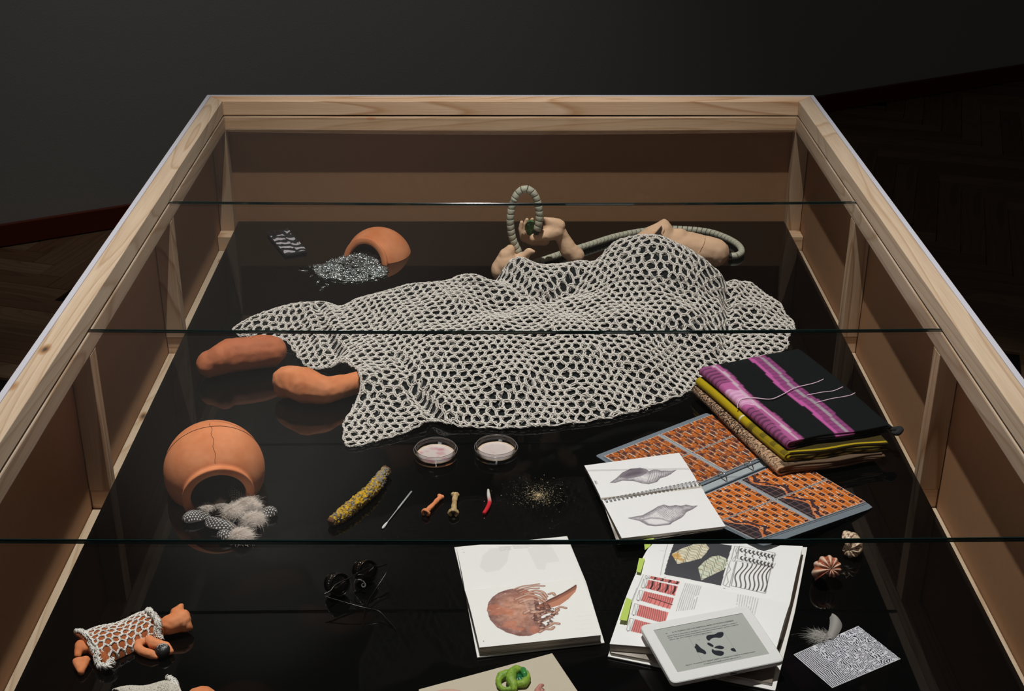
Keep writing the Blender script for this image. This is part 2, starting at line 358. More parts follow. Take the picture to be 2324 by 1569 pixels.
inner = [(1450, 640, .115), (1540, 640, .11), (1400, 690, .098), (1500, 720, .085), (1590, 720, .07), (1300, 740, .09), (1250, 692, .065), (1300, 668, .062), (1180, 640, .088), (1130, 690, .075), (1080, 680, .095), (1000, 700, .095), (900, 710, .08),
         (820, 740, .06), (740, 730, .045), (680, 725, .04), (620, 735, .03), (700, 790, .022), (780, 790, .04), (850, 800, .06), (900, 860, .045), (850, 920, .03), (960, 800, .075), (1060, 780, .085), (1180, 780, .08), (1180, 860, .055), (1300, 850, .05),
         (1420, 800, .07), (1450, 870, .03), (1060, 880, .045), (1000, 920, .03), (960, 900, .028), (1640, 760, .02), (1655, 690, .028), (1720, 700, .03), (1740, 750, .018), (1620, 810, .012), (1540, 830, .022), (1300, 920, .02), (1150, 930, .02), (840, 970, .012), (900, 950, .016)]
pts = []
for u, v, z in far:
    a = P(u, v, z); pts.append(a); pts.append(Vector((a.x, a.y+.045, z*.25)))
for u, v, z in near+inner: pts.append(P(u, v, z))
pts = np.array([tuple(p) for p in pts])
D = np.linalg.norm(pts[:, None, :2]-pts[None, :, :2], axis=2)
RBW = np.linalg.solve(np.sqrt(D**2+.0004)+np.eye(len(pts))*-.004, pts[:, 2]-.03)
def cloth_h(xy):
    d = np.linalg.norm(xy[:, None]-pts[None, :, :2], axis=2); h = np.sqrt(d**2+.0004)@RBW+.03
    x, y = xy[:, 0], xy[:, 1]
    w = .0035*np.sin(x*38+y*22+2*np.sin(y*9))+.0025*np.sin(x*21-y*47+1.5*np.sin(x*13))
    # shallow creases: (x0, y0, x1, y1, depth, width)
    for (u0, v0, u1, v1, dep, wd_) in ((1650, 640, 1655, 760, .012, .012), (1655, 760, 1600, 830, .010, .014), (1000, 930, 930, 870, .012, .014), (1130, 640, 1190, 690, .012, .02), (720, 700, 760, 790, .008, .012), (1360, 640, 1240, 700, .01, .02), (900, 820, 1000, 930, .006, .012)):
        a = np.array(P(u0, v0, .05)[:2]); b = np.array(P(u1, v1, .05)[:2]); t = np.clip(((xy-a)@(b-a))/((b-a)@(b-a)), 0, 1)
        dd = np.linalg.norm(xy-(a+t[:, None]*(b-a)), axis=1); w = w-dep*np.exp(-(dd/wd_)**2)+dep*.6*np.exp(-((dd-2*wd_)/wd_)**2)
    return np.maximum(h+w*np.clip(h/.03, .15, 1), .0045)
OUT = np.array([(P(u, v, z).x, P(u, v, z).y+.04) if i > 2 and i < 25 else tuple(P(u, v, z))[:2] for i, (u, v, z) in enumerate(far)]+[tuple(P(*q))[:2] for q in near])
OUT = spline(OUT, 420, closed=True)
def inside(xy, poly):
    x, y = xy[:, 0], xy[:, 1]; c = np.zeros(len(xy), bool); j = len(poly)-1
    for i in range(len(poly)):
        xi, yi, xj, yj = *poly[i], *poly[j]
        c ^= ((yi > y) != (yj > y)) & (x < (xj-xi)*(y-yi)/(yj-yi+1e-12)+xi); j = i
    return c
blanket = thing('crocheted_blanket', P(1150, 820, 0), 'large cream open-mesh crocheted blanket draped over a body shape on black glass', 'blanket')
WOOL = mat('cream_wool', (240, 233, 226), .95, sheen=.3, spec=.1, bump=(1400, .4, .0006), var=(260, (216, 207, 198), .3))
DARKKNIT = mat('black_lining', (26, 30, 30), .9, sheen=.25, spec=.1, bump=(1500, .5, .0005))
# lining, 3 mm under the net
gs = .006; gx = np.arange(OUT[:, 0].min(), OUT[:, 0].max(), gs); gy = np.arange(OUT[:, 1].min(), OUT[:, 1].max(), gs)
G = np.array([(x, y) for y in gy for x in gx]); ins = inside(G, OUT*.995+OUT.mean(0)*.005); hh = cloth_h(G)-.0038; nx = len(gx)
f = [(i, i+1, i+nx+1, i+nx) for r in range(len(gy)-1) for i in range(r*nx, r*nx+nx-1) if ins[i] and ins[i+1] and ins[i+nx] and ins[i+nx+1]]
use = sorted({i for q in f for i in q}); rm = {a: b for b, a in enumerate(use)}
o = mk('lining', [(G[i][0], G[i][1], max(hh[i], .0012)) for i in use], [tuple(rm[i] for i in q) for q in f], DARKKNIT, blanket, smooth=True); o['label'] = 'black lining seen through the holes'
# net: irregular honeycomb of twisted yarn bundles
DX, DY = .0204, .0186
def warp(a):
    x, y = a[:, 0], a[:, 1]
    return np.stack([x+.010*np.sin(y*9+1)+.004*np.sin(x*31+y*17)+.06*y, y+.012*np.sin(x*6+.5)+.004*np.sin(x*23-y*29)], 1)
cells = {}; V = []; E = set()
def vert(kx, ky):
    k = (kx, ky)
    if k not in cells: cells[k] = len(V); V.append((kx*DX/2+random.gauss(0, .0011), ky*DY/3+random.gauss(0, .0011)))
    return cells[k]
i0, i1 = int(-.9/DX), int(.9/DX); j0, j1 = int(-1.5/DY), int(-.1/DY)
for j in range(j0, j1):
    for i in range(i0, i1):
        cx, cy = 2*i+(j % 2), 3*j
        h = [vert(cx, cy+2), vert(cx+1, cy+1), vert(cx+1, cy-1), vert(cx, cy-2), vert(cx-1, cy-1), vert(cx-1, cy+1)]
        for a in range(6): E.add(tuple(sorted((h[a], h[(a+1) % 6]))))
V = warp(np.array(V)); inV = inside(V, OUT)
keep = [(a, b) for a, b in E if inV[a] and inV[b]]
# pull the loose ends of cut edges onto the outline
nb = V.copy()
for a, b in E:
    if inV[a] != inV[b]:
        p, q = (a, b) if inV[a] else (b, a); t = OUT[np.argmin(((OUT-(V[p]+V[q])/2)**2).sum(1))]
        nb = np.vstack([nb, t]); keep.append((p, len(nb)-1))
V = nb; keep = np.array(keep)
def strands(A, B, k, off, rad, arch, seg=5, sides=4, twist=1.0, lift=0.0):
    """k twisted strands between point arrays A and B of the plane, laid on the cloth surface"""
    n = len(A); t = np.linspace(0, 1, seg); d = B-A; L = np.linalg.norm(d, axis=1)+1e-9; nrm = np.stack([-d[:, 1], d[:, 0]], 1)/L[:, None]
    vs, fs = [], []; base = 0
    ph = np.random.rand(n)*6.28; bend = np.random.randn(n)*arch
    for s in range(k):
        w = np.random.randn(n)*.0004
        path = A[:, None]+d[:, None]*t[None, :, None]; a = ph[:, None]+2*np.pi*s/k+t[None]*twist*2.6
        sd = off*np.cos(a)+bend[:, None]*np.sin(np.pi*t)[None]+w[:, None]; up = off*.75*np.sin(a)+off
        path = path+nrm[:, None]*sd[..., None]; z = cloth_h(path.reshape(-1, 2)).reshape(n, seg)+up+lift
        c = np.concatenate([path, z[..., None]], 2); th = np.arange(sides)/sides*2*np.pi
        ring_ = c[:, :, None, :]+rad*np.concatenate([nrm[:, None, None, :]*np.cos(th)[None, None, :, None], np.broadcast_to(np.sin(th)[None, None, :, None], (n, 1, sides, 1))], 3)
        vs.append(ring_.reshape(-1, 3)); q = np.arange(n)[:, None, None]*seg*sides+np.arange(seg-1)[None, :, None]*sides+np.arange(sides)[None, None, :]; r = np.roll(q, -1, 2)
        fs.append((np.stack([q, r, r+sides, q+sides], 3)).reshape(-1, 4)+base); base += n*seg*sides
    return np.concatenate(vs), np.concatenate(fs)
v, f = strands(V[keep[:, 0]], V[keep[:, 1]], 3, .0023, .00175, .0014)
o = mk('net', v, f, WOOL, blanket, smooth=True); o['kind'] = 'stuff'
# ladder threads: fine loops beside the thick bundles
m_ = np.random.rand(len(keep)) < .9; A_, B_ = V[keep[m_, 0]], V[keep[m_, 1]]; rn = lambda s: np.random.randn(m_.sum(), 2)*s
v, f = strands(A_+rn(.0028), B_+rn(.0028), 2, .0013, .0006, .0028, seg=4, sides=3, lift=.0006)
v2, f2 = strands(A_+rn(.003), A_+(B_-A_)*.6+rn(.0045), 1, .001, .00042, .003, seg=4, sides=3, lift=.001)
o = mk('loose_loops', np.concatenate([v, v2]), np.concatenate([f, f2+len(v)]), WOOL, blanket, smooth=True); o['kind'] = 'stuff'
# bound edge
nO = len(OUT); ia = np.arange(nO); sc = OUT+(np.roll(OUT, -1, 0)-np.roll(OUT, 1, 0))[:, ::-1]*np.array([1, -1])*.12*np.sin(ia*1.5)[:, None]
v, f = strands(sc, np.roll(sc, -1, 0), 3, .0016, .0012, .0004, seg=3, sides=4, twist=.4)
mk('bound_edge', v, f, WOOL, blanket, smooth=True)
# ---------------------------------------------------------------- clay body pieces
BUMP = [(28, .0022), (70, .0010), (160, .0004)]
p = P(545, 845); o = blob('foot_sculpture', chain([P(476, 826, .036), P(530, 806, .043), P(585, 800, .042), P(612, 798, .040)], [.032, .041, .041, .037])+[('e', P(622, 795, .042), (.03, .03, .032)), ('e', P(500, 812, .05), (.03, .03, .03))], TERRA_D, loc=(p.x, p.y, 0), bump=BUMP, seed=3, voxel=.004)
tag(o, 'brown clay foot form lying at the far left end of the blanket, farther of two', 'clay foot')
p = P(715, 900); o = blob('foot_sculpture', chain([P(652, 864, .040), P(690, 874, .041), P(738, 886, .034), P(790, 874, .030), P(840, 862, .032)], [.034, .041, .031, .026, .027])+[('e', P(654, 850, .058), (.020, .02, .016)), ('e', P(648, 884, .022), (.026, .02, .02))], TERRA, loc=(p.x, p.y, 0), bump=BUMP, seed=9, voxel=.004)
tag(o, 'orange clay foot with an ankle reaching into the blanket opening, nearer of two', 'clay foot')
# head form
head = thing('head_sculpture', P(1560, 600), 'pale clay head form with pointed nose lying on its side beyond the blanket', 'clay head')
Yh = -.36
hbody = blob('body', chain([PY(1622, 573, Yh), PY(1575, 565, Yh), PY(1520, 562, Yh), PY(1460, 575, Yh)], [.040, .044, .052, .038])+chain([PY(1500, 556, Yh), PY(1506, 520, Yh), PY(1507, 505, Yh)], [.048, .024, .010])+chain([PY(1448, 562, Yh), PY(1482, 536, Yh), PY(1506, 508, Yh)], [.032, .030, .010])+[('e', PY(1540, 545, Yh), (.03, .03, .034))], FLESH, head, bump=BUMP, seed=5, voxel=.004)
SLIT = mat('slit_shade', (40, 28, 18), .9)  # dark leaf laid on the clay, its colour stands for the slit's inner shade
from mathutils.bvhtree import BVHTree
hv = [Vector(q.co)+wloc(head) for q in hbody.data.vertices]; tree_ = BVHTree.FromPolygons(hv, [tuple(p.vertices) for p in hbody.data.polygons])
def on_head(u, v, off):
    d = (PY(u, v, 0)-Vector(CAM)).normalized(); h, nrm_, _, _ = tree_.ray_cast(Vector(CAM), d)
    return (h+nrm_*off) if h is not None else PY(u, v, Yh-.04)
c = [(1480, 541), (1484, 533), (1493, 524), (1501, 513), (1503, 520), (1500, 530), (1503, 537), (1494, 541)]; n = len(c)
v = [on_head(x, y, .0012) for x, y in c]+[on_head(x, y, -.006) for x, y in c]
mk('slit', v, [tuple(range(n))[::-1], tuple(range(n, 2*n))]+[(i, (i+1) % n, n+(i+1) % n, n+i) for i in range(n)], SLIT, head)
for pa in (((1479, 542), (1484, 531), (1493, 521), (1502, 511)), ((1502, 511), (1506, 521), (1503, 530), (1506, 538))):
    v, f = tube_vf(spline([on_head(x, y, .0005) for x, y in pa], 14), [.0012+.0022*math.sin(math.pi*i/13) for i in range(14)], 8); mk('lip', v, f, FLESH, head, smooth=True)
v, f = tube_vf(spline([on_head(1601, 536, .0002), on_head(1600, 545, .0002), on_head(1597, 556, .0002), on_head(1592, 565, .0002), on_head(1588, 573, .0002)], 16), .0007, 5); mk('crack', v, f, mat('crack_dark', (120, 80, 52), .9), head)
# hands
hb = thing('hand_sculpture', P(1160, 628), 'pale clay hand with hooked thumb gripping the hose at the blanket edge', 'clay hand')
Yb = -.44
blob('palm', [('e', PY(1152, 600, Yb), (.036, .034, .034)), ('e', PY(1135, 612, Yb), (.024, .03, .03))]+chain([PY(1150, 580, Yb), PY(1158, 566, Yb)], [.022, .013])+chain([PY(1172, 598, Yb), PY(1192, 582, Yb-.005), PY(1200, 571, Yb-.008), PY(1211, 572, Yb-.01)], [.022, .013, .010, .007])+chain([PY(1170, 610, Yb-.01), PY(1200, 608, Yb-.01)], [.02, .015]), FLESH, hb, voxel=.003, bump=BUMP, seed=2)
ha = thing('hand_sculpture', P(1290, 598), 'pale clay hand reaching left with curled fingers around a green glass lump', 'clay hand')
Ya = -.355
blob('wrist', chain([PY(1305, 580, Ya), PY(1290, 566, Ya), PY(1276, 540, Ya), PY(1262, 520, Ya)], [.026, .024, .020, .022])+[('e', PY(1256, 518, Ya), (.028, .024, .023))]+chain([PY(1266, 512, Ya), PY(1248, 504, Ya-.004), PY(1236, 496, Ya-.008)], [.020, .0135, .0055])+chain([PY(1262, 528, Ya-.01), PY(1240, 533, Ya-.020), PY(1220, 537, Ya-.026), PY(1211, 541, Ya-.028)], [.021, .0175, .0135, .0115]), FLESH, ha, voxel=.0028, bump=BUMP, seed=4)
def finger(pts, rads, par): blob('finger', chain([PY(a, b, c) for a, b, c in pts], rads), FLESH, par, voxel=.002, smooth=4, bump=[(120, .0006)])
finger([(1235, 545, Ya), (1208, 548, Ya+.01), (1188, 540, Ya+.01), (1182, 520, Ya+.01), (1184, 505, Ya+.01)], [.016, .013, .011, .0075, .0055], ha)
finger([(1215, 548, Ya+.01), (1193, 535, Ya+.02), (1190, 515, Ya+.025), (1196, 499, Ya+.025)], [.013, .010, .0075, .0055], ha)
finger([(1222, 545, Ya+.01), (1205, 530, Ya+.03), (1203, 512, Ya+.035), (1208, 498, Ya+.035)], [.013, .010, .0075, .005], ha)
p = PY(1203, 517, Ya-.002); o = blob('glass_lump', [('e', p, (.015, .014, .021)), ('e', p+Vector((.004, 0, .008)), (.012, .012, .013))], glassy('green_glass', (.42, .66, .40), .12, .05), loc=p, clip=False, voxel=.0025, bump=[(110, .003), (300, .001)])
o.data.materials[0] = mat('green_cast_glass', (120, 168, 104), .12, spec=.8, var=(90, (60, 104, 58), .3), trans=.25); tag(o, 'small lumpy green glass piece held between the clay fingers', 'glass piece')
# spiral wrapped hose
def hose(name, path, rad, loc, label, pitch=.0150, n=260):
    t = thing(name, loc, label, 'hose'); path = spline(path, n)
    v, f = tube_vf(path, rad*.80, 10); mk('core', v, f, mat('hose_core', (44, 46, 38), .7), t, smooth=True)
    L = np.concatenate([[0], np.cumsum(np.linalg.norm(np.diff(path, axis=0), axis=1))]); T = np.gradient(path, axis=0); T /= np.linalg.norm(T, axis=1)[:, None]
    k = int(L[-1]/pitch); up = np.array([.3, .2, .93]); sd = 16
    for i in range(k):
        mb = []; s0, s1 = i*pitch+.0008, (i+1)*pitch-.0008
        for ring_i, (s, r) in enumerate(((s0, rad*.82), (s0+.0002, rad*.96), (s0+.0009, rad), (s1-.0009, rad), (s1-.0002, rad*.96), (s1, rad*.8))):
            for a in range(sd):
                th = a/sd*2*math.pi; ss = s+.0012*math.cos(th)           # each turn is slanted like a helix
                ss = min(max(ss, 0), L[-1]); c = np.array([np.interp(ss, L, path[:, j]) for j in range(3)]); tt = np.array([np.interp(ss, L, T[:, j]) for j in range(3)])
                b = np.cross(tt, up); b /= np.linalg.norm(b); q = np.cross(b, tt); mb.append(c+r*(b*math.sin(th)+q*math.cos(th)))
        f = [(g*sd+a, g*sd+(a+1) % sd, (g+1)*sd+(a+1) % sd, (g+1)*sd+a) for g in range(5) for a in range(sd)]
        mk('wrap_turn', mb, f, HOSE, t, smooth=True)
    return t
HOSE = mat('grey_green_plastic', (204, 201, 180), .45, spec=.4, var=(30, (186, 184, 164), .3))
Yl = -.405
hose('spiral_hose', [PY(1182, 585, Yl-.01), PY(1176, 570, Yl), PY(1163, 540, Yl), PY(1158, 500, Yl), PY(1164, 462, Yl+.005), PY(1176, 438, Yl+.01), PY(1192, 429, Yl+.01), PY(1208, 436, Yl+.01), PY(1219, 456, Yl+.01), PY(1224, 485, Yl+.01), PY(1222, 510, Yl+.01), PY(1216, 530, Yl+.015)], .0100, P(1180, 600), 'grey green spiral wrapped hose standing up in a tall loop from the hand', .0142)
hose('spiral_hose', [P(1205, 600, .010), P(1240, 588, .010), P(1290, 571, .010), P(1340, 555, .010), P(1390, 539, .010), P(1440, 528, .010), P(1500, 520, .010), P(1560, 521, .010), P(1610, 527, .010), P(1650, 541, .010), P(1676, 557, .010), P(1683, 572, .010), P(1672, 580, .010), P(1655, 581, .010)], .0092, P(1400, 560), 'grey green spiral hose lying flat and curling behind the clay head', .0142)
# ---------------------------------------------------------------- printed sheets
def homography(src, dst=((0, 0), (1, 0), (1, 1), (0, 1))):
    A = []; b = []
    for (x, y), (u, v) in zip(src, dst): A += [[x, y, 1, 0, 0, 0, -u*x, -u*y], [0, 0, 0, x, y, 1, -v*x, -v*y]]; b += [u, v]
    h = np.linalg.solve(np.array(A, float), np.array(b, float)); return np.append(h, 1).reshape(3, 3)
class Page:
    """a sheet whose print is drawn as vertex colours; drawing takes survey pixels or (s, t) page coordinates"""
    def __init__(s, quad, w, h, base=(236, 233, 231)):
        s.q = quad; s.H = homography([q[:2] for q in quad]); s.w = w; s.h = h; s.im = np.tile(np.array(base, float), (h, w, 1))
        s.T, s.S = np.meshgrid(np.linspace(0, 1, h), np.linspace(0, 1, w), indexing='ij'); s.xy = np.stack([s.S.ravel(), s.T.ravel()], 1)
        s.asp = w/h
    def m(s, pts, px=True):
        p = np.array(pts, float)[:, :2]
        if not px: return p
        q = np.c_[p, np.ones(len(p))]@s.H.T; return q[:, :2]/q[:, 2:]
    def mask(s, pts, px=True):
        p = s.m(pts, px); lo, hi = p.min(0), p.max(0); k = ((s.xy >= lo-.01) & (s.xy <= hi+.01)).all(1); r = np.zeros(len(s.xy), bool)
        r[k] = inside(s.xy[k], p); return r.reshape(s.h, s.w)
    def paint(s, mask, col, a=1.0):
        a = np.asarray(a)*mask; a = a[..., None] if a.ndim == 2 else a; s.im = s.im*(1-a)+np.asarray(col, float)*a
    def poly(s, pts, col, px=True, a=1.0): s.paint(s.mask(pts, px), col, a)
    def dist(s, pts, px=True):
        p = s.m(pts, px)*[s.asp, 1]; X = s.xy*[s.asp, 1]; d = np.full(len(X), 9.)
        for a, b in zip(p[:-1], p[1:]):
            t = np.clip(((X-a)@(b-a))/((b-a)@(b-a)+1e-12), 0, 1); d = np.minimum(d, np.linalg.norm(X-(a+t[:, None]*(b-a)), axis=1))
        return d.reshape(s.h, s.w)
    def line(s, pts, col, width=1.0, px=True, a=1.0):
        """width in grid cells"""
        p = s.m(pts, px); i0, i1 = int(max(0, p[:, 0].min()*s.w-width-2)), int(min(s.w, p[:, 0].max()*s.w+width+3)); j0, j1 = int(max(0, p[:, 1].min()*s.h-width-2)), int(min(s.h, p[:, 1].max()*s.h+width+3))
        if i1 <= i0 or j1 <= j0: return
        X = np.stack([s.S[j0:j1, i0:i1].ravel()*s.asp, s.T[j0:j1, i0:i1].ravel()], 1); q = p*[s.asp, 1]; d = np.full(len(X), 9.)
        for c, b in zip(q[:-1], q[1:]):
            t = np.clip(((X-c)@(b-c))/((b-c)@(b-c)+1e-12), 0, 1); d = np.minimum(d, np.linalg.norm(X-(c+t[:, None]*(b-c)), axis=1))
        al = (np.clip(width/2+.5-d*s.h, 0, 1)*a).reshape(j1-j0, i1-i0, 1); s.im[j0:j1, i0:i1] = s.im[j0:j1, i0:i1]*(1-al)+np.asarray(col, float)*al
    def noise(s, k, seed=0, oct=3):
        r = np.random.RandomState(seed); o = np.zeros((s.h, s.w)); amp = 1
        for _ in range(oct):
            n = int(k)+2; g = r.rand(n, n); x = s.S*(n-1.001); y = s.T*(n-1.001); i = x.astype(int); j = y.astype(int); fx = x-i; fy = y-j; fx = fx*fx*(3-2*fx); fy = fy*fy*(3-2*fy)
            o += amp*(g[j, i]*(1-fx)*(1-fy)+g[j, i+1]*fx*(1-fy)+g[j+1, i]*(1-fx)*fy+g[j+1, i+1]*fx*fy); k *= 2; amp *= .5
        return o/(2-2*.5**oct)
    def text(s, pts4, rows, col=(120, 118, 118), along=0, seed=1, a=.8, px=True, gap=.12):
        """greyed lines of body text inside a quad (top-left, top-right, bottom-right, bottom-left)"""
        p = s.m(pts4, px); r = np.random.RandomState(seed)
        for i in range(rows):
            f = (i+.5)/rows; a0 = p[0]+(p[3]-p[0])*f; a1 = p[1]+(p[2]-p[1])*f; x = 0.0
            while x < 1:
                w = r.uniform(.03, .11)
                if r.rand() > gap: s.line([a0+(a1-a0)*x, a0+(a1-a0)*min(1, x+w)], col, 1.1, px=False, a=a*r.uniform(.55, 1))
                x += w+.018
    def build(s, name, parent, material, z=None, thick=.0006, corners=None, zf=None, **k):
        c = [np.array(P(*q)) for q in s.q] if corners is None else [np.array(q, float) for q in corners]
        S_, T_ = s.S[..., None], s.T[..., None]; v = (c[0]*(1-S_)+c[1]*S_)*(1-T_)+(c[3]*(1-S_)+c[2]*S_)*T_
        if zf is not None: v[..., 2] += zf(s.S, s.T)
        v = v.reshape(-1, 3); i = np.arange(s.h-1)[:, None]*s.w+np.arange(s.w-1)[None]; i = i.ravel(); f = np.stack([i+s.w, i+s.w+1, i+1, i], 1)
        col = ((s.im/255)/12.92*(s.im <= 10.3)+(((s.im/255+.055)/1.055)**2.4)*(s.im > 10.3)).reshape(-1, 3)
        return mk(name, v, f, material, parent, smooth=True, col=col, **k)
    def under(s, name, parent, material, z0, inset=.001, zf=None, n=24, corners=None, top=.0004):
        """solid block from height z0 (number or four corner heights) up to just below the sheet"""
        c = [np.array(P(*q)) for q in s.q] if corners is None else [np.array(q, float) for q in corners]; m = sum(c)/4; c = [q+(m-q)/np.linalg.norm(m-q)*inset for q in c]
        z0 = [z0]*4 if np.isscalar(z0) else z0
        g = [(i/n, j/n) for j in range(n+1) for i in range(n+1)]; v = []; lo = []
        for a, b in g:
            q = (c[0]*(1-a)+c[1]*a)*(1-b)+(c[3]*(1-a)+c[2]*a)*b; zz = q[2]+(float(zf(np.array(a), np.array(b))) if zf is not None else 0)-top
            v.append((q[0], q[1], zz)); lo.append((q[0], q[1], (z0[0]*(1-a)+z0[1]*a)*(1-b)+(z0[3]*(1-a)+z0[2]*a)*b))
        N = len(v); w = n+1; f = []
        for j in range(n):
            for i in range(n): q = j*w+i; f.append((q+w, q+w+1, q+1, q)); f.append((N+q, N+q+1, N+q+w+1, N+q+w))
        for i in range(n):
            f.append((i, i+1, N+i+1, N+i)); q = n*w+i; f.append((q+1, q, N+q, N+q+1)); q = i*w; f.append((q+w, q, N+q, N+q+w)); q = i*w+n; f.append((q, q+w, N+q+w, N+q))
        return mk(name, v+lo, f, material, parent)
PAPER = mat('printed_paper', (235, 233, 230), .6, attr=True, spec=.3); PRINT_GLOSS = mat('glossy_print', (235, 233, 230), .3, attr=True, spec=.4)
BLOCK = mat('page_edges', (214, 208, 200), .8, spec=.1); WHITE_COVER = mat('white_cover', (230, 227, 224), .4)
# page block edge lines: fine horizontal layers
nt = BLOCK.node_tree; w_ = nt.nodes.new('ShaderNodeTexNoise'); mp_ = nt.nodes.new('ShaderNodeMapping'); mp_.inputs['Scale'].default_value = (6, 6, 1400); tc_ = nt.nodes.new('ShaderNodeTexCoord'); rr_ = nt.nodes.new('ShaderNodeValToRGB')
rr_.color_ramp.elements[0].position = .38; rr_.color_ramp.elements[0].color = (*lin((120, 108, 98)), 1); rr_.color_ramp.elements[1].position = .6; rr_.color_ramp.elements[1].color = (*lin((222, 215, 206)), 1)
w_.inputs['Scale'].default_value = 1; nt.links.new(tc_.outputs['Object'], mp_.inputs[0]); nt.links.new(mp_.outputs[0], w_.inputs['Vector']); nt.links.new(w_.outputs['Fac'], rr_.inputs[0]); nt.links.new(rr_.outputs[0], nt.nodes['Principled BSDF'].inputs['Base Color'])
# ---- ring binder with card pockets
binder = thing('ring_binder', P(1650, 1080), 'clear ring binder opened flat with pockets of orange patterned cards', 'binder')
A2 = lambda x, y: np.array([x, y]); Ua = A2(.1218, .0863); Ub = A2(.1172, -.1514); Us = A2(.3009, -1.2578); Ls = A2(.4400, -1.4394); Lb = A2(.1122, -.1665)
PLAST = mat('grey_translucent_plastic', (128, 138, 148), .3, spec=.5, trans=.15, bump=(12, .1, .002)); CLEAR = glassy('clear_pocket', (.97, .98, 1), .05, .08, (.9, .95, 1)); STRIPW = mat('pocket_seam', (196, 200, 206), .4)
def rounded(c, r, k=6):
    out = []
    for i in range(len(c)):
        p0, p1, p2 = np.array(c[i-1]), np.array(c[i]), np.array(c[(i+1) % len(c)]); a = p1+(p0-p1)/np.linalg.norm(p0-p1)*r; b = p1+(p2-p1)/np.linalg.norm(p2-p1)*r
        for t in np.linspace(0, 1, k): out.append((1-t)**2*a+2*t*(1-t)*p1+t*t*b)
    return out
ua, ub = Ua/np.linalg.norm(Ua), Ub/np.linalg.norm(Ub); lb = Lb/np.linalg.norm(Lb)
cU = [Us-Ua*1.06-ub*.016, Us+Ua*1.02-ub*.016, Us+Ua*1.02+Ub+ub*.006, Us-Ua*1.06+Ub+ub*.006]
v, f = slab_vf(rounded(cU[::-1], .006), .001, .0022); mk('cover', v, f, PLAST, binder)
cL = [Ls-Ua*1.06-lb*.008, Ls+Ua*1.03-lb*.008, Ls+Ua*1.03+Lb+lb*.018, Ls-Ua*1.02+Lb+lb*.020]
def lift(xy, base):
    """the lower leaf rides up where it rests on the open book"""
    q = (np.asarray(xy)-Ls); s_ = (q@ua)/.15; t_ = (q@lb)/.2; return base+.030*(1-(s_+1)/2)*np.clip(t_, 0, 1.1)
def grid_slab(name, c, z0, z1, material, par, lf=None, n=16, cham=0):
    c = [np.array(q) for q in c]; G_ = []
    for j in range(n+1):
        for i in range(n+1):
            a, b = i/n, j/n; q = (c[0]*(1-a)+c[1]*a)*(1-b)+(c[3]*(1-a)+c[2]*a)*b
            if cham and i in (0, n) and j in (0, n): q = q+(sum(c)/4-q)/np.linalg.norm(sum(c)/4-q)*cham
            G_.append(q)
    L_ = [lf(q, 0) if lf else 0 for q in G_]; N_ = len(G_); w = n+1; v = [(*q, z1+l) for q, l in zip(G_, L_)]+[(*q, z0+l) for q, l in zip(G_, L_)]; f = []
    for j in range(n):
        for i in range(n): q = j*w+i; f.append((q+w, q+w+1, q+1, q)); f.append((N_+q, N_+q+1, N_+q+w+1, N_+q+w))
    for i in range(n):
        f.append((i, i+1, N_+i+1, N_+i)); q = n*w+i; f.append((q+1, q, N_+q, N_+q+1)); q = i*w; f.append((q+w, q, N_+q, N_+q+w)); q = i*w+n; f.append((q, q+w, N_+q+w, N_+q))
    return mk(name, v, f, material, par)
grid_slab('cover', cL, .001, .0022, PLAST, binder, lift, cham=.004)
sp = [cU[3], cU[2], cL[1], cL[0]]; v, f = slab_vf([tuple(q) for q in sp], .001, .0024); mk('spine', v, f, mat('pale_clear_plastic', (168, 176, 180), .25, spec=.6), binder)
for q in (.0, 1.0):                                                 # raised ring mechanism edges
    a, b = cU[3]*(1-q)+cL[0]*q, cU[2]*(1-q)+cL[1]*q; v, f = tube_vf([(*a, .005), (*b, .005)], .0016, 8); mk('spine_ridge', v, f, PLAST, binder)
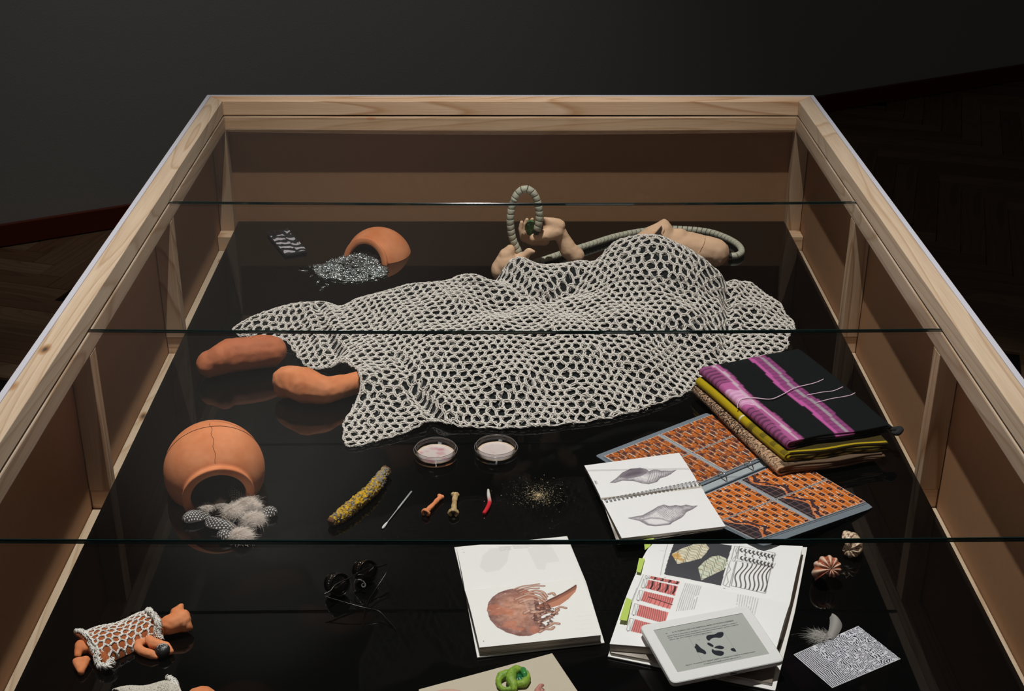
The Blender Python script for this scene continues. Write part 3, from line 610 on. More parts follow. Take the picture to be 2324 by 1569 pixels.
def card_print(pg, kind, seed):
    r = np.random.RandomState(seed); O = np.array((206, 110, 42)); Dk = (54, 44, 50); W = (222, 200, 178); n = 9
    pg.paint(np.ones((pg.h, pg.w), bool), O+np.array([6, 10, 4])*(pg.noise(6, seed)[..., None]-.5))
    pg.im = np.clip(pg.im, 0, 255); nz = pg.noise(70, seed+3, 2)
    S_, T_ = pg.S, pg.T
    for i in range(-1, n+1):
        x = (i+.5)/n; xx = S_-(x+.012*np.sin(i*1.7)); off = i*.045
        if kind == 'soft':
            for k in range(-1, 4):
                c = .16+k*.36+((i*.19) % .36)*.55; d = np.hypot(xx/.066, (T_-c)/.15); a = np.clip(1.5-d, 0, 1)*(nz > .30+.22*d); pg.paint(a, (88, 58, 62), .85); pg.paint(np.clip(1-np.hypot(xx/.042, (T_-c-.02)/.085), 0, 1)*.95, (50, 40, 46))
                a = (np.abs(xx-.046) < .010) & (np.abs(T_-c-.18) < .085); pg.paint(a, Dk, .95)
                a = (np.abs(xx+.046) < .0048) & (np.abs(T_-c+.05-.1) < .12); pg.paint(a, W)
                pg.paint(np.clip(1-np.hypot(xx-.02, (T_-c-.07)/2.2)/.02, 0, 1), (255, 214, 170))
            pg.paint((nz > .56) & (np.abs(xx) < .045), (110, 64, 54), .5)
        else:
            pg.paint(np.abs(xx+.050) < .0070, W); pg.paint((np.abs(xx-.02) < .006) & ((T_+off) % .5 > .24) & ((T_+off) % .5 < .42), W)
            for k in range(-1, 5):
                c = .10+k*.30+((i*.11) % .3); w_o = .040; d = np.hypot(xx/w_o, (T_-c)/.066)
                pg.paint((d < 1) & (np.abs(xx*.4+(T_-c)) > .006), Dk); pg.paint((np.abs(xx-.004) < .007) & (np.abs(T_-c-.15) < .05) & (i % 2 == 0), Dk)
    if kind == 'band':
        bd = .15+.10*np.sin(T_*5.5+seed)+.05*pg.noise(9, seed+1); m_ = S_ < bd; pg.paint(m_, (50, 44, 50)); pg.paint((np.abs(S_-bd) < .014), (206, 124, 84)); pg.paint(m_ & ((np.abs((T_*6) % 1-.5) < .045) | (np.abs(S_*9 % 1-.5) < .05)), (176, 134, 124), .6)
        pg.paint(np.clip(1-np.abs(S_-bd-.07-.02*np.sin(T_*20))/.035, 0, 1) > .25, (66, 48, 56))
    pg.paint((S_ < .008) | (S_ > .992) | (T_ < .012) | (T_ > .988), (230, 224, 220))
k = 0
for leaf, s0, bb, kinds in ((0, Us, Ub, ('soft',)*4), (1, Ls, Lb, ('dots', 'band', 'band', 'band'))):
    zc = .0062; un = bb/np.linalg.norm(bb)
    for r_ in range(2):
        for c_ in (-1, 0):
            g = .0045; o_ = s0+bb*(r_/2)+Ua*c_+ua*(g if c_ == 0 else .0)+un*.0012; e1 = ua*(np.linalg.norm(Ua)-g); e2 = un*(np.linalg.norm(bb)/2-.0028)
            c4 = [o_, o_+e1, o_+e1+e2, o_+e2]; c4 = [(q[0], q[1], lift(q, zc) if leaf else zc) for q in c4]
            pg = Page([(0, 0), (1, 0), (1, 1), (0, 1)], 108, 76); card_print(pg, kinds[r_*2+(c_+1)], 11+k); pg.build('card', binder, PRINT_GLOSS, corners=c4); pg.under('card_back', binder, STRIPW, .0034 if not leaf else [lift(q[:2], .0034) for q in c4], inset=-.0008, corners=c4, n=10, top=.0008); k += 1
    # pocket sheet: clear film over the cards, white welded seams
    c4 = [s0-Ua*1.015-un*.002, s0+Ua*1.015-un*.002, s0+Ua*1.015+bb+un*.002, s0-Ua*1.015+bb+un*.002]
    grid_slab('pocket_sheet', c4, .0024, .0032, PLAST, binder, lift if leaf else None)
    for a, b, w in ((s0-ua*.002, s0+bb-ua*.002, .0032),):
        for off in (-.0012, .0022):
            a3, b3 = (*(a+ua*off), lift(a, .0066) if leaf else .0066), (*(b+ua*off), lift(b, .0066) if leaf else .0066); v, f = tube_vf([a3, b3], .0006, 5); mk('pocket_seam', v, f, STRIPW, binder)
        v = []; f = []
        for i in range(60):
            q = a+(b-a)*(i/60); z = lift(q, .0064) if leaf else .0064; e = un*.0016; h_ = ua*.0014; n0 = len(v); v += [(*(q), z), (*(q+h_), z), (*(q+h_+e), z), (*(q+e), z)]; f.append((n0, n0+1, n0+2, n0+3)[::-1])
        mk('seam_stitches', v, f, STRIPW, binder)['kind'] = 'stuff'
METAL = mat('polished_steel', (200, 200, 200), .18, metal=1)
for u_, v_ in ((1639, 1087), (1699, 1062)):
    c = np.array(P(u_, v_, .004)); R_ = .0135; d = np.array([*(-lb), 0.]); pts_ = [c+d*(R_*math.cos(a))+np.array([0, 0, 1.])*R_*1.05*math.sin(a) for a in np.linspace(-.1, math.pi+.1, 22)]
    v, f = tube_vf(pts_, .0013, 8); mk('ring', v, f, METAL, binder, smooth=True)
# ---- spiral sketchbook
nbq = [(1326, 1057, .016), (1541, 1028, .017), (1647, 1195, .032), (1411, 1222, .030)]
nb = thing('spiral_notebook', P(1480, 1130), 'open wire-bound sketchbook with two pencil drawings of spiral shells', 'notebook')
pg = Page(nbq, 250, 300, (236, 233, 234)); INK = np.array((92, 82, 92))
def shell_sketch(pg, outl, ap, ribs, ap_dark):
    m_ = pg.mask(outl); q = np.array(outl, float); ctr = q.mean(0); nz = pg.noise(60, 5, 2)
    d = np.minimum(pg.dist(outl+[outl[0]])*pg.h, 22); shade = np.clip(1-d/14, 0, 1)*.5+.16+.35*(nz-.5); pg.paint(m_, INK, np.clip(shade, .05, .75))
    for rb in ribs: pg.line(spline(rb, 14), INK, 1.0, a=.75)
    if ap:
        ma = pg.mask(ap); da = pg.dist(ap+[ap[0]])*pg.h; pg.paint(ma, (238, 234, 236) if not ap_dark else (120, 110, 120), .9 if not ap_dark else .6); pg.paint(ma, INK, np.clip(.15+da/18, 0, .85) if ap_dark else np.clip(.55-da/12, .05, .6)); pg.line(ap+[ap[0]], INK, 1.0, a=.6)
    pg.line([tuple(x) for x in outl]+[tuple(outl[0])], INK, 1.3, a=.8)
o1 = [(1384, 1098), (1398, 1088), (1411, 1075), (1430, 1066), (1451, 1064), (1463, 1067), (1471, 1073), (1481, 1068.5), (1492, 1069), (1499, 1072), (1506, 1071), (1521, 1072), (1534, 1069), (1521, 1078), (1510, 1084), (1496, 1088), (1489, 1096), (1470, 1101), (1455, 1099), (1436, 1094), (1411, 1093), (1395, 1098)]
ribs = [[(1474+i*5, 1072-i*.2), (1472+i*5.4, 1084-i*.6), (1466+i*6, 1098-i*2.0)] for i in range(10)]
shell_sketch(pg, o1, [(1404, 1086), (1412, 1076), (1430, 1067.5), (1451, 1066), (1464, 1072), (1466, 1076), (1455, 1082), (1440, 1086), (1422, 1089)], ribs, True)
o2 = [(1425, 1177), (1440, 1174), (1457, 1171), (1468, 1165), (1481, 1158), (1492, 1151), (1505, 1147), (1518, 1151), (1532, 1148), (1544, 1150), (1556, 1147), (1570, 1150), (1582, 1149), (1570, 1157), (1556, 1163), (1549, 1172), (1544, 1176), (1523, 1187), (1519, 1191), (1505, 1193), (1485, 1195), (1468, 1193), (1450, 1183), (1436, 1180)]
ribs = [[(1481+i*4.6, 1158-min(i, 6)*1.5), (1492+i*4.6, 1163-i*.5), (1512+i*4.0, 1180-i*1.6)] for i in range(15)]
shell_sketch(pg, o2, [(1455, 1181), (1475, 1176), (1500, 1178), (1522, 1186), (1516, 1190), (1503, 1192), (1486, 1194), (1469, 1191)], ribs, False)
pg.line([(1350, 1094), (1353, 1101)], (120, 112, 112), 2.2); pg.line([(1353, 1094), (1356, 1101)], (140, 132, 132), 1.2)
pg.paint(np.abs(pg.T-.476-.0*pg.S) < .0025, (150, 146, 152), .9)
nzf = lambda s, t: -.0035*np.exp(-((t-.476)/.018)**2)+.0025*np.sin(np.pi*np.clip(t/.476, 0, 1))*.6
pg.build('page', nb, PAPER, zf=nzf); pg.under('page_block', nb, BLOCK, [.0098, .0098, .0275, .0225], zf=nzf, top=.0006)
q2 = [(1326, 1057, .004), (1541, 1028, .010), (1640, 1196, .009), (1400, 1233, .010)]
v = [tuple(P(1366, 1135, .0165)), tuple(P(1590, 1100, .0165)), tuple(P(1640, 1200, .0265)), tuple(P(1402, 1236, .016))]
mk('loose_page', v+[(a, b, c-.0012) for a, b, c in v], [(3, 2, 1, 0), (4, 5, 6, 7), (0, 1, 5, 4), (1, 2, 6, 5), (2, 3, 7, 6), (3, 0, 4, 7)], BLOCK, nb)
a3, b3 = np.array(P(1371, 1140.5, .0225)), np.array(P(1589, 1096.5, .0245)); WIRE = mat('dark_wire', (120, 118, 124), .3, metal=.9); dr = (b3-a3)/np.linalg.norm(b3-a3); pr = np.cross([0, 0, 1.], dr); tpl = None
for i in range(24):
    c = a3+(b3-a3)*((i+.5)/24)
    for dx in (-.0011, .0011):
        if tpl is None:
            path = [pr*(.0062*math.cos(t))+np.array([0, 0, .0058*math.sin(t)])+dr*dx for t in np.linspace(-.5, math.pi+.5, 14)]; v, f = tube_vf(path, .0006, 5); tpl = mk('wire_coil', v+c, f, WIRE, nb, loc=c, smooth=True); continue
        o = tpl.copy(); COL.objects.link(o); o.location = Vector(c+dr*(dx+.0011))-wloc(nb)
# ---- hardback with the sphere photograph
bk = thing('art_book', P(1180, 1380), 'open white hardback showing a photo of a brown ball gripped by hands', 'book')
lo = Page([(1055, 1341, .013), (1322, 1314, .013), (1364.5, 1442, .021), (1088, 1470.4, .021)], 260, 200, (234, 231, 228))
c0 = (1166, 1394); ball = [(c0[0]+x, c0[1]+y) for x, y in ((-61, 0), (-58, -18), (-48, -33), (-34, -44), (-16, -52), (4, -55), (24, -52), (42, -44), (54, -28), (60, 0), (64, 28), (58, 44), (36, 52), (12, 53), (-16, 46), (-38, 36), (-54, 20))]
nzv = lo.noise(22, 3, 4)[..., None]; ms = lo.mask(ball); d = np.clip(lo.dist(ball+[ball[0]])*lo.h/40, 0, 1)[..., None]
lo.paint(ms, np.clip(np.array((132, 94, 88))*(1-d)+np.array((188, 138, 118))*d+(nzv-.5)*75, 0, 255)); lo.paint(ms & (lo.noise(9, 8, 2) > .62), (200, 118, 88), .5); lo.paint(ms & (lo.noise(50, 4, 2) > .80), (216, 186, 168), .4)
horn = [(1212, 1388), (1228, 1378), (1250, 1366), (1276, 1353), (1296, 1340), (1307, 1331), (1309, 1338), (1306, 1350), (1290, 1368), (1270, 1382), (1248, 1388), (1228, 1394)]
lo.poly(horn, (150, 96, 78)); lo.poly([(1240, 1380), (1262, 1371), (1290, 1355), (1308, 1343), (1306, 1350), (1290, 1368), (1270, 1382), (1248, 1388)], (190, 128, 104)); lo.line([(1236, 1376), (1262, 1363), (1290, 1347), (1307, 1334)], (84, 56, 52), 4, a=.7)
def digit(pts_, w, col=(192, 144, 124)):
    lo.line(spline(pts_, 16), (92, 62, 56), w+2.6, a=.85); lo.line(spline(pts_, 16), col, w, a=.95); lo.line(spline([(x-.5, y-1.2) for x, y in pts_], 16), (226, 186, 166), w*.35, a=.8)
for pts_, w in (([(1165, 1342), (1185, 1333), (1205, 1330), (1222, 1327)], 3.4), ([(1172, 1344), (1195, 1337), (1215, 1333), (1234, 1334)], 3.6), ([(1178, 1350), (1200, 1341), (1222, 1340)], 3), ([(1190, 1356), (1212, 1346), (1230, 1350), (1240, 1362)], 5), ([(1184, 1362), (1206, 1352), (1226, 1356), (1238, 1368)], 5), ([(1170, 1368), (1196, 1358), (1218, 1362), (1236, 1374)], 5.5), ([(1180, 1376), (1205, 1368), (1228, 1374)], 5),
             ([(1190, 1400), (1206, 1392), (1222, 1388)], 6), ([(1210, 1410), (1228, 1402), (1246, 1396), (1262, 1400)], 7), ([(1222, 1418), (1238, 1412), (1252, 1404), (1266, 1392)], 6), ([(1206, 1398), (1226, 1396), (1240, 1390)], 5), ([(1262, 1390), (1272, 1386), (1284, 1388)], 4), ([(1226, 1430), (1244, 1426), (1256, 1420), (1268, 1421)], 4.5), ([(1224, 1438), (1236, 1432), (1250, 1432), (1256, 1428)], 4.5), ([(1246, 1356), (1254, 1353), (1258, 1358)], 4.5)): digit(pts_, w)
lo.paint(lo.mask([(1196, 1376), (1240, 1376), (1262, 1394), (1256, 1416), (1230, 1436), (1214, 1420), (1204, 1402)]) & (lo.noise(44, 9, 2) > .55), (88, 58, 52), .8); lo.paint(lo.mask([(1186, 1366), (1210, 1364), (1216, 1400), (1196, 1396)]), (236, 204, 184), .35)
lo.text([(1302, 1394), (1340, 1390), (1347, 1432), (1308, 1436)], 5, (214, 212, 210), seed=4, a=.6); lo.paint(np.hypot((lo.S-.045)*lo.asp, lo.T-.915) < .006, (80, 80, 80))
lzf = lambda s, t: .0085*np.sin(np.pi*np.clip(t, 0, 1))**.8*(1-.55*t)
lo.build('page', bk, PAPER, zf=lzf); lo.under('page_block', bk, BLOCK, .004, zf=lzf, inset=.0008)
up = Page([(1036, 1243, .006), (1283.4, 1218.5, .012), (1322, 1314, .013), (1055, 1341, .013)], 260, 150, (232, 229, 227))
up.text([(1158, 1227), (1246, 1223), (1254, 1242), (1166, 1247)], 9, (150, 148, 146), seed=2, px=True, a=.7); up.text([(1132, 1240), (1160, 1240), (1160, 1250), (1134, 1252)], 4, (160, 158, 156), seed=6, a=.7)
for ptsx, aa in (([(1088, 1290), (1096, 1262), (1112, 1246), (1158, 1240), (1150, 1280), (1134, 1298), (1104, 1304)], .07), ([(1196, 1246), (1252, 1242), (1270, 1278), (1240, 1282), (1236, 1298), (1218, 1296)], .06)): up.poly(ptsx, (90, 90, 90), a=aa)
up.text([(1046, 1243), (1050, 1243), (1056, 1258), (1052, 1258)], 2, (170, 168, 166), seed=3)
uzf = lambda s, t: .007*np.sin(np.pi*np.clip(t, 0, 1))**.7*t; up.build('page', bk, PAPER, zf=uzf); up.under('page_block', bk, BLOCK, .004, zf=uzf, inset=.0008)
cv = [P(1031, 1246), P(1287, 1221), P(1372, 1463), P(1083, 1496.5)]; sm = [P(1056, 1352), P(1330, 1325)]
for c4 in ([cv[0], cv[1], sm[1], sm[0]], [sm[0], sm[1], cv[2], cv[3]]): v, f = slab_vf([(q.x, q.y) for q in c4[::-1]], .0012, .0038); bevel_me(mk('cover', v, f, WHITE_COVER, bk), .0006, 2)
# ---- patterned shell book
b2 = thing('shell_pattern_book', P(1600, 1400), 'thick open book with shell photographs, wavy line diagrams and red pattern strips', 'book')
hi = Page([(1484.6, 1226, .014), (1822, 1240, .022), (1792.7, 1370.5, .026), (1443.5, 1301, .026)], 270, 190, (236, 234, 234))
hi.poly([(1517.6, 1221.6), (1621, 1237.6), (1592.7, 1323.5), (1485.8, 1302.3)], (66, 66, 72))
K = 4.252; z5 = lambda pts_: [(1360+x/K, 1200+y/K) for x, y in pts_]
def cone_shell(outl, base, seed, n, warm):
    o_ = z5(outl); hi.poly(o_, base); nzz = hi.noise(40, seed, 3); mm = hi.mask(o_); hi.paint(mm & (nzz > .55), (188, 176, 150), .6); q = np.array(o_); tip, top = q[0], q[len(q)//2]; ax = (top-tip); nr = np.array([-ax[1], ax[0]])*.42
    for i in range(n):
        f_ = (i+.7)/n; c = tip+ax*f_; w = math.sin(math.pi*min(1, f_*.62+.12)); L = [c+nr*w*g+ax*.035*math.sin(g*9+i) for g in np.linspace(-1, 1, 24)]; tmp = hi.im.copy(); hi.line(L, (70, 66, 52), 1.1, a=.8); hi.im[~mm] = tmp[~mm]
    if warm: hi.paint(hi.mask(z5(warm)) & (nzz > .42), (206, 150, 66), .7)
cone_shell([(640, 355), (612, 270), (690, 205), (790, 150), (880, 140), (905, 190), (880, 240), (830, 300), (740, 330)], (222, 214, 190), 3, 12, [(612, 270), (660, 250), (700, 320), (640, 355)])
cone_shell([(815, 480), (795, 385), (850, 330), (920, 280), (985, 268), (1052, 300), (1055, 350), (1020, 400), (930, 435), (850, 465)], (208, 212, 192), 6, 10, None)
G = (72, 66, 66)
def frame_box(c, w=1.2, col=(110, 106, 106)): hi.line(z5(c)+[z5(c)[0]], col, w)
frame_box([(1180, 165), (1580, 240), (1545, 385), (1155, 300)]); frame_box([(1150, 320), (1540, 385), (1480, 612), (1088, 530)])
frame_box([(1135, 165), (1175, 172), (1130, 320), (1095, 305)], 1); frame_box([(1085, 320), (1140, 328), (1068, 540), (1008, 520)], 1); hi.line(z5([(1055, 340), (1085, 400), (1045, 440), (1060, 500), (1030, 530)]), (120, 118, 118), 1); hi.line(z5([(1160, 175), (1140, 215), (1150, 260), (1115, 300)]), (120, 118, 118), 1)
for i in range(9):
    for yy, hh in ((190, 40), (275, 40)):
        x = 1195+i*44; y = yy+i*(9 if yy < 250 else 10); hi.line(z5([(x+8, y), (x-4, y+10), (x-6, y+22), (x+10, y+hh)]), (60, 56, 56), 3.0); hi.line(z5([(x+12, y+hh), (x+44, y-4)]), (100, 98, 98), .8)
    if i < 5: x = 1240+i*80; y = 245+i*14; hi.line(z5([(x, y), (x-10, y+16), (x, y+26)]), (70, 66, 66), 2.0)
for i in range(9):
    L = []
    for g in np.linspace(0, 1, 26): t_ = g; x = 1195+i*48-78*t_+24*math.sin(t_*7.5+.5+i*.25)*(1-.2*t_); y = 340+i*6+t_*(205+i*4); L.append((x, y))
    L = [p_ for p_ in L if p_[0] < 1540-(p_[1]-385)*.25 and p_[1] < 530+(p_[0]-1088)*.2]; 
    if len(L) > 3: hi.line(z5(L), (52, 44, 44), 2.0)
hi.line(z5([(620, 115), (510, 440)]), (150, 148, 148), .9); hi.text(z5([(560, 150), (590, 155), (545, 330), (520, 320)]), 1, (170, 168, 168), seed=3)
for x, y in ((1012, 541), (530, 452), (1575, 255), (1540, 400)): hi.text(z5([(x, y), (x+14, y), (x+14, y+8), (x, y+8)]), 1, (120, 118, 118), seed=x)
hzf = lambda s, t: .010*np.sin(np.pi*np.clip(t, 0, 1))*(.5+.5*t)-.010*(1-t)**3*np.clip((s-.0), 0, 1)*.0
hi.build('page', b2, PAPER, zf=hzf); hi.under('page_block', b2, BLOCK, .004, zf=hzf, inset=.0008)
lw = Page([(1443.5, 1301, .026), (1792.7, 1370.5, .026), (1757, 1492, .024), (1383.5, 1462, .024)], 290, 170, (236, 234, 234))
RED = (226, 128, 124)
for bi, c in enumerate(([(545, 465), (885, 535), (865, 572), (530, 500)], [(520, 515), (862, 592), (830, 698), (492, 612)], [(478, 645), (826, 725), (788, 832), (446, 742)], [(432, 780), (770, 862), (740, 960), (405, 878)], [(390, 912), (720, 985), (700, 1080), (352, 1012)])):
    q = z5(c); lw.poly(q, RED); p_ = lw.m(q)
    for i in range(14):
        f0 = (i+.3)/14; a_ = p_[0]+(p_[1]-p_[0])*f0; b_ = p_[3]+(p_[2]-p_[3])*f0
        L = []
        for g in np.linspace(0, 1, 12):
            w = (.25*math.sin(g*3.1) if bi == 2 else 0)+(.9*(1-g)**2*(i/14)*(-1) if bi >= 3 else 0)+(.35*math.sin(g*5+i*1.6) if bi < 2 else 0); s_ = a_+(b_-a_)*g+(p_[1]-p_[0])/14*w; L.append(s_)
        if bi == 2 and i > 3: L = L[:6] if i % 2 else L[:6]+L[8:]
        lw.line(L, (74, 48, 50), 1.0, px=False, a=.85)
    if bi < 2:
        for i in range(4): f0 = .16+i*.25; lw.line([p_[0]+(p_[1]-p_[0])*f0+(p_[3]-p_[0])*.1, p_[0]+(p_[1]-p_[0])*(f0+.03)+(p_[3]-p_[0])*.55, p_[0]+(p_[1]-p_[0])*(f0-.005)+(p_[3]-p_[0])*.95], (50, 34, 36), 3.2, px=False)
    if bi == 2: lw.line([p_[0]*.52+p_[3]*.48+(p_[1]-p_[0])*.2, p_[1]*.4+p_[2]*.6], (66, 44, 46), 2, px=False)
    x0, y0 = c[0]; x3, y3 = c[3]; lq = z5([(x0-60, y0-12), (x0-15, y0-2), (x3-12, y3-2), (x3-56, y3-12)]); lw.line(lq+[lq[0]], (130, 128, 128), .9); lw.line([lq[0], lq[2]], (140, 138, 138), .8)
    lw.text(z5([(c[3][0]-40, c[3][1]-6), (c[3][0]-28, c[3][1]-4), (c[3][0]-30, c[3][1]+4), (c[3][0]-42, c[3][1]+2)]), 1, (80, 78, 78), seed=bi)
p4 = z5([(935, 545), (1110, 580), (1040, 835), (840, 850)]); p4 = [p4[3], p4[0], p4[1], p4[2]]; lw.text(p4, 9, (110, 108, 108), seed=21, a=.75, gap=.03)
p4 = z5([(1430, 655), (1615, 690), (1570, 880), (1400, 850)]); p4 = [p4[3], p4[0], p4[1], p4[2]]; lw.text(p4, 9, (120, 118, 118), seed=22, a=.7, gap=.03)
lw.line(z5([(460, 430), (265, 960)]), (140, 138, 138), .9); p4 = z5([(378, 610), (388, 613), (285, 890), (272, 885)]); lw.text([p4[3], p4[0], p4[1], p4[2]], 1, (110, 108, 108), seed=24)
lzf2 = lambda s, t: .009*np.sin(np.pi*np.clip(t, 0, 1))*(1-.5*t)
lw.build('page', b2, PAPER, zf=lzf2); lw.under('page_block', b2, BLOCK, .004, zf=lzf2, inset=.0008)
cv = [P(1478, 1240), P(1832, 1246), P(1759, 1572), P(1379, 1494)]; sm = [P(1438, 1330), P(1804, 1392)]
for c4 in ([cv[0], cv[1], sm[1], sm[0]], [sm[0], sm[1], cv[2], cv[3]]): v, f = slab_vf([(q.x, q.y) for q in c4[::-1]], .0012, .0038); bevel_me(mk('cover', v, f, WHITE_COVER, b2), .0006, 2)
lp = z5([(100, 1160), (650, 1300), (1650, 1500), (1720, 1240), (1300, 1180)]); v, f = slab_vf([tuple(P(x, y, .012))[:2] for x, y in [(1387, 1479), (1752, 1548), (1775, 1450), (1400, 1430)]], .0045, .0095); mk('lower_leaves', v, f, BLOCK, b2)
TABS = mat('lime_sticky_tab', (184, 206, 96), .5)
for c, zz in (([(430, 105), (530, 92), (490, 170), (440, 208)], .024), ([(385, 285), (440, 290), (400, 425), (357, 415)], .033), ([(262, 665), (315, 690), (268, 890), (195, 880)], .037)):
    pp_ = [P(x, y, zz) for x, y in z5(c)]; n_ = len(pp_); v = [tuple(q) for q in pp_]+[(q.x, q.y, q.z-.0006) for q in pp_]; mk('sticky_tab', v, [tuple(range(n_))[::-1], tuple(range(n_, 2*n_))]+[(i, (i+1) % n_, n_+(i+1) % n_, n_+i) for i in range(n_)], TABS, b2)
# ---- e-reader
er = thing('ebook_reader', P(1615, 1465, .03), 'white e-ink reader leaning on the open book, showing black blobs', 'e-reader')
ec = [(1467, 1418, .046), (1712, 1371, .046), (1766, 1502, .038), (1509, 1554, .038)]; E4 = [np.array(P(*q)) for q in ec]
ex = (E4[1]-E4[0]+E4[2]-E4[3])/2; ey = (E4[3]-E4[0]+E4[2]-E4[1])/2; en = np.cross(ex, -ey); en /= np.linalg.norm(en); ew, eh = np.linalg.norm(ex), np.linalg.norm(ey); ec0 = sum(E4)/4; exu, eyu = ex/ew, ey/eh; eyu -= (eyu@exu)*exu; eyu /= np.linalg.norm(eyu)
ME = Matrix(((exu[0], -eyu[0], en[0], ec0[0]), (exu[1], -eyu[1], en[1], ec0[1]), (exu[2], -eyu[2], en[2], ec0[2]), (0, 0, 0, 1)))
EWHITE = mat('white_reader_plastic', (228, 226, 226), .35, spec=.5)
sx, sy = .1585*ew/.194, .108*eh/.148
oc = [tuple(q) for q in rounded([(-ew/2, -eh/2), (ew/2, -eh/2), (ew/2, eh/2), (-ew/2, eh/2)], .011, 8)]
v, f = slab_vf(oc, -.0095, -.0015); o = mk('body', xform(v, ME), f, EWHITE, er); bevel_me(o, .0022, 3)
n_ = len(oc); inr = rounded([(-sx/2, -sy/2+.002), (sx/2, -sy/2+.002), (sx/2, sy/2+.002), (-sx/2, sy/2+.002)], .0006, 8)
v = [(x*.985, y*.985, .0) for x, y in oc]+[(x, y, .0) for x, y in inr]+[(x, y, -.0012) for x, y in inr]+[(x, y, -.0012) for x, y in oc]
f = [(i, (i+1) % n_, n_+(i+1) % n_, n_+i) for i in range(n_)]+[(n_+i, n_+(i+1) % n_, 2*n_+(i+1) % n_, 2*n_+i) for i in range(n_)]+[((i+1) % n_, i, 3*n_+i, 3*n_+(i+1) % n_) for i in range(n_)]
mk('bezel', xform(v, ME), f, EWHITE, er)
sq = [(1493.6, 1427.6), (1695, 1393), (1737.5, 1484.6), (1528, 1521.8)]
scp = Page(sq, 300, 200, (176, 178, 174))
box_ = [(885, 1043), (1215, 985), (1312, 1208), (965, 1265)]; q = z5(box_); scp.line(q+[q[0]], (140, 142, 142), .9)
for bl in ([(1045, 1050), (1050, 1030), (1075, 1018), (1130, 1012), (1165, 996), (1205, 993), (1215, 1005), (1205, 1030), (1175, 1048), (1130, 1045), (1090, 1055), (1070, 1072), (1052, 1066)], [(918, 1130), (930, 1118), (935, 1100), (950, 1105), (978, 1140), (1010, 1165), (1018, 1190), (1000, 1200), (985, 1192), (955, 1182), (935, 1178), (928, 1150)], [(1045, 1095), (1060, 1090), (1090, 1108), (1098, 1125), (1085, 1132), (1060, 1120), (1046, 1108)],
           [(1103, 1140), (1125, 1124), (1160, 1120), (1190, 1132), (1190, 1148), (1160, 1155), (1130, 1148)], [(1075, 1160), (1085, 1150), (1100, 1163), (1150, 1168), (1180, 1180), (1180, 1200), (1155, 1216), (1110, 1212), (1082, 1195), (1072, 1180)], [(1252, 1155), (1270, 1146), (1290, 1150), (1299, 1178), (1275, 1178), (1256, 1168)]): scp.poly(spline(z5(bl), 60, closed=True), (44, 46, 54))
scp.line(z5([(962, 1066), (985, 1061)]), (110, 110, 112), 1)
c4 = [ME @ Vector((x, y+.002, -.0009)) for x, y in ((-sx/2, sy/2), (sx/2, sy/2), (sx/2, -sy/2), (-sx/2, -sy/2))]
screen_ = scp.build('screen', er, mat('eink_screen', (176, 178, 174), .22, attr=True, spec=.5), corners=c4)
INKM = mat('eink_black', (62, 64, 68), .4)
def label_text(txt, cx, cy, size, width, parent, M, material, name='printed_text', space=1.0):
    cu = bpy.data.curves.new(name, 'FONT'); cu.body = txt; cu.size = size; cu.align_x = 'LEFT'; cu.align_y = 'CENTER'; cu.space_character = space; cu.resolution_u = 2
    t = bpy.data.objects.new(name, cu); COL.objects.link(t); dg = bpy.context.evaluated_depsgraph_get(); me = bpy.data.meshes.new_from_object(t.evaluated_get(dg)); bpy.data.objects.remove(t); bpy.data.curves.remove(cu)
    n = len(me.vertices); v = np.empty(n*3); me.vertices.foreach_get('co', v); v = v.reshape(-1, 3); f = [tuple(p.vertices) for p in me.polygons]; bpy.data.meshes.remove(me)
    w = v[:, 0].max()-v[:, 0].min(); v[:, 0] = (v[:, 0]-v[:, 0].min())*(width/w); v[:, 0] += cx; v[:, 1] += cy; v[:, 2] = 0
    return mk(name, xform(v, M), f, material, parent)
MT = ME @ Matrix.Translation((0, .002, -.0006))
def tl(txt, x0, y, w, size): label_text(txt, (x0-.5)*sx, (.5-y)*sy, size, w*sx, screen_, MT, INKM)
tl('60', .105, .125, .018, .0034); tl('A. M. TURING ON THE CHEMICAL BASIS OF MORPHOGENESIS', .175, .125, .69, .0040)
tl('and by 0 if it is otherwise. In the figure the set of points where F is positive is shown in', .105, .188, .78, .0036); tl('black. The outlines of the black patches are somewhat irregular, as they would be', .105, .234, .78, .0036); tl('also at an initial homogeneity.', .105, .280, .48, .0036)
tl('Figure 2.  An example of a "dappled" pattern as resulting from a type (a) morphogen system.', .12, .885, .76, .0034); tl('A marker of unit length is shown. See text, 9, 11.', .30, .935, .41, .0034)
mk('socket', xform(box_vf(.002, .013, -eh/2-.0002, -eh/2+.001, -.0066, -.0044)[0], ME), box_vf(0, 1, 0, 1, 0, 1)[1], mat('socket_dark', (40, 38, 38), .6), er)
# ---- patterned card
cd_ = Page([(1948, 1421, .003), (2044, 1496, .0012), (1889, 1562, .0012), (1801, 1486, .0012)], 190, 260, (214, 214, 224))
S_, T_ = cd_.S, cd_.T; n1, n2 = cd_.noise(7, 2, 3), cd_.noise(12, 9, 3); wv = np.sin((T_*.0+S_*1.0)*0+2*np.pi*(T_*42+1.1*(n1-.5)*(1+3*(1-T_))+.9*(n2-.5)*(1.2-T_)*2.2))
brk = cd_.noise(40, 7, 1); cd_.paint((wv > .05) & ~((brk > .72) & (T_ < .75)), (34, 32, 40))
cd_.paint((T_ > .99) | (S_ > .985) | (S_ < .012), (236, 236, 240), .6)
o = cd_.build('pattern_card', None, PRINT_GLOSS, loc=(P(1920, 1490).x, P(1920, 1490).y, 0)); tag(o, 'small card printed with wavy black and white fingerprint lines', 'card')
cd_.under('card_stock', o, STRIPW, [.0016, .0003, .0003, .0003], inset=.0002)
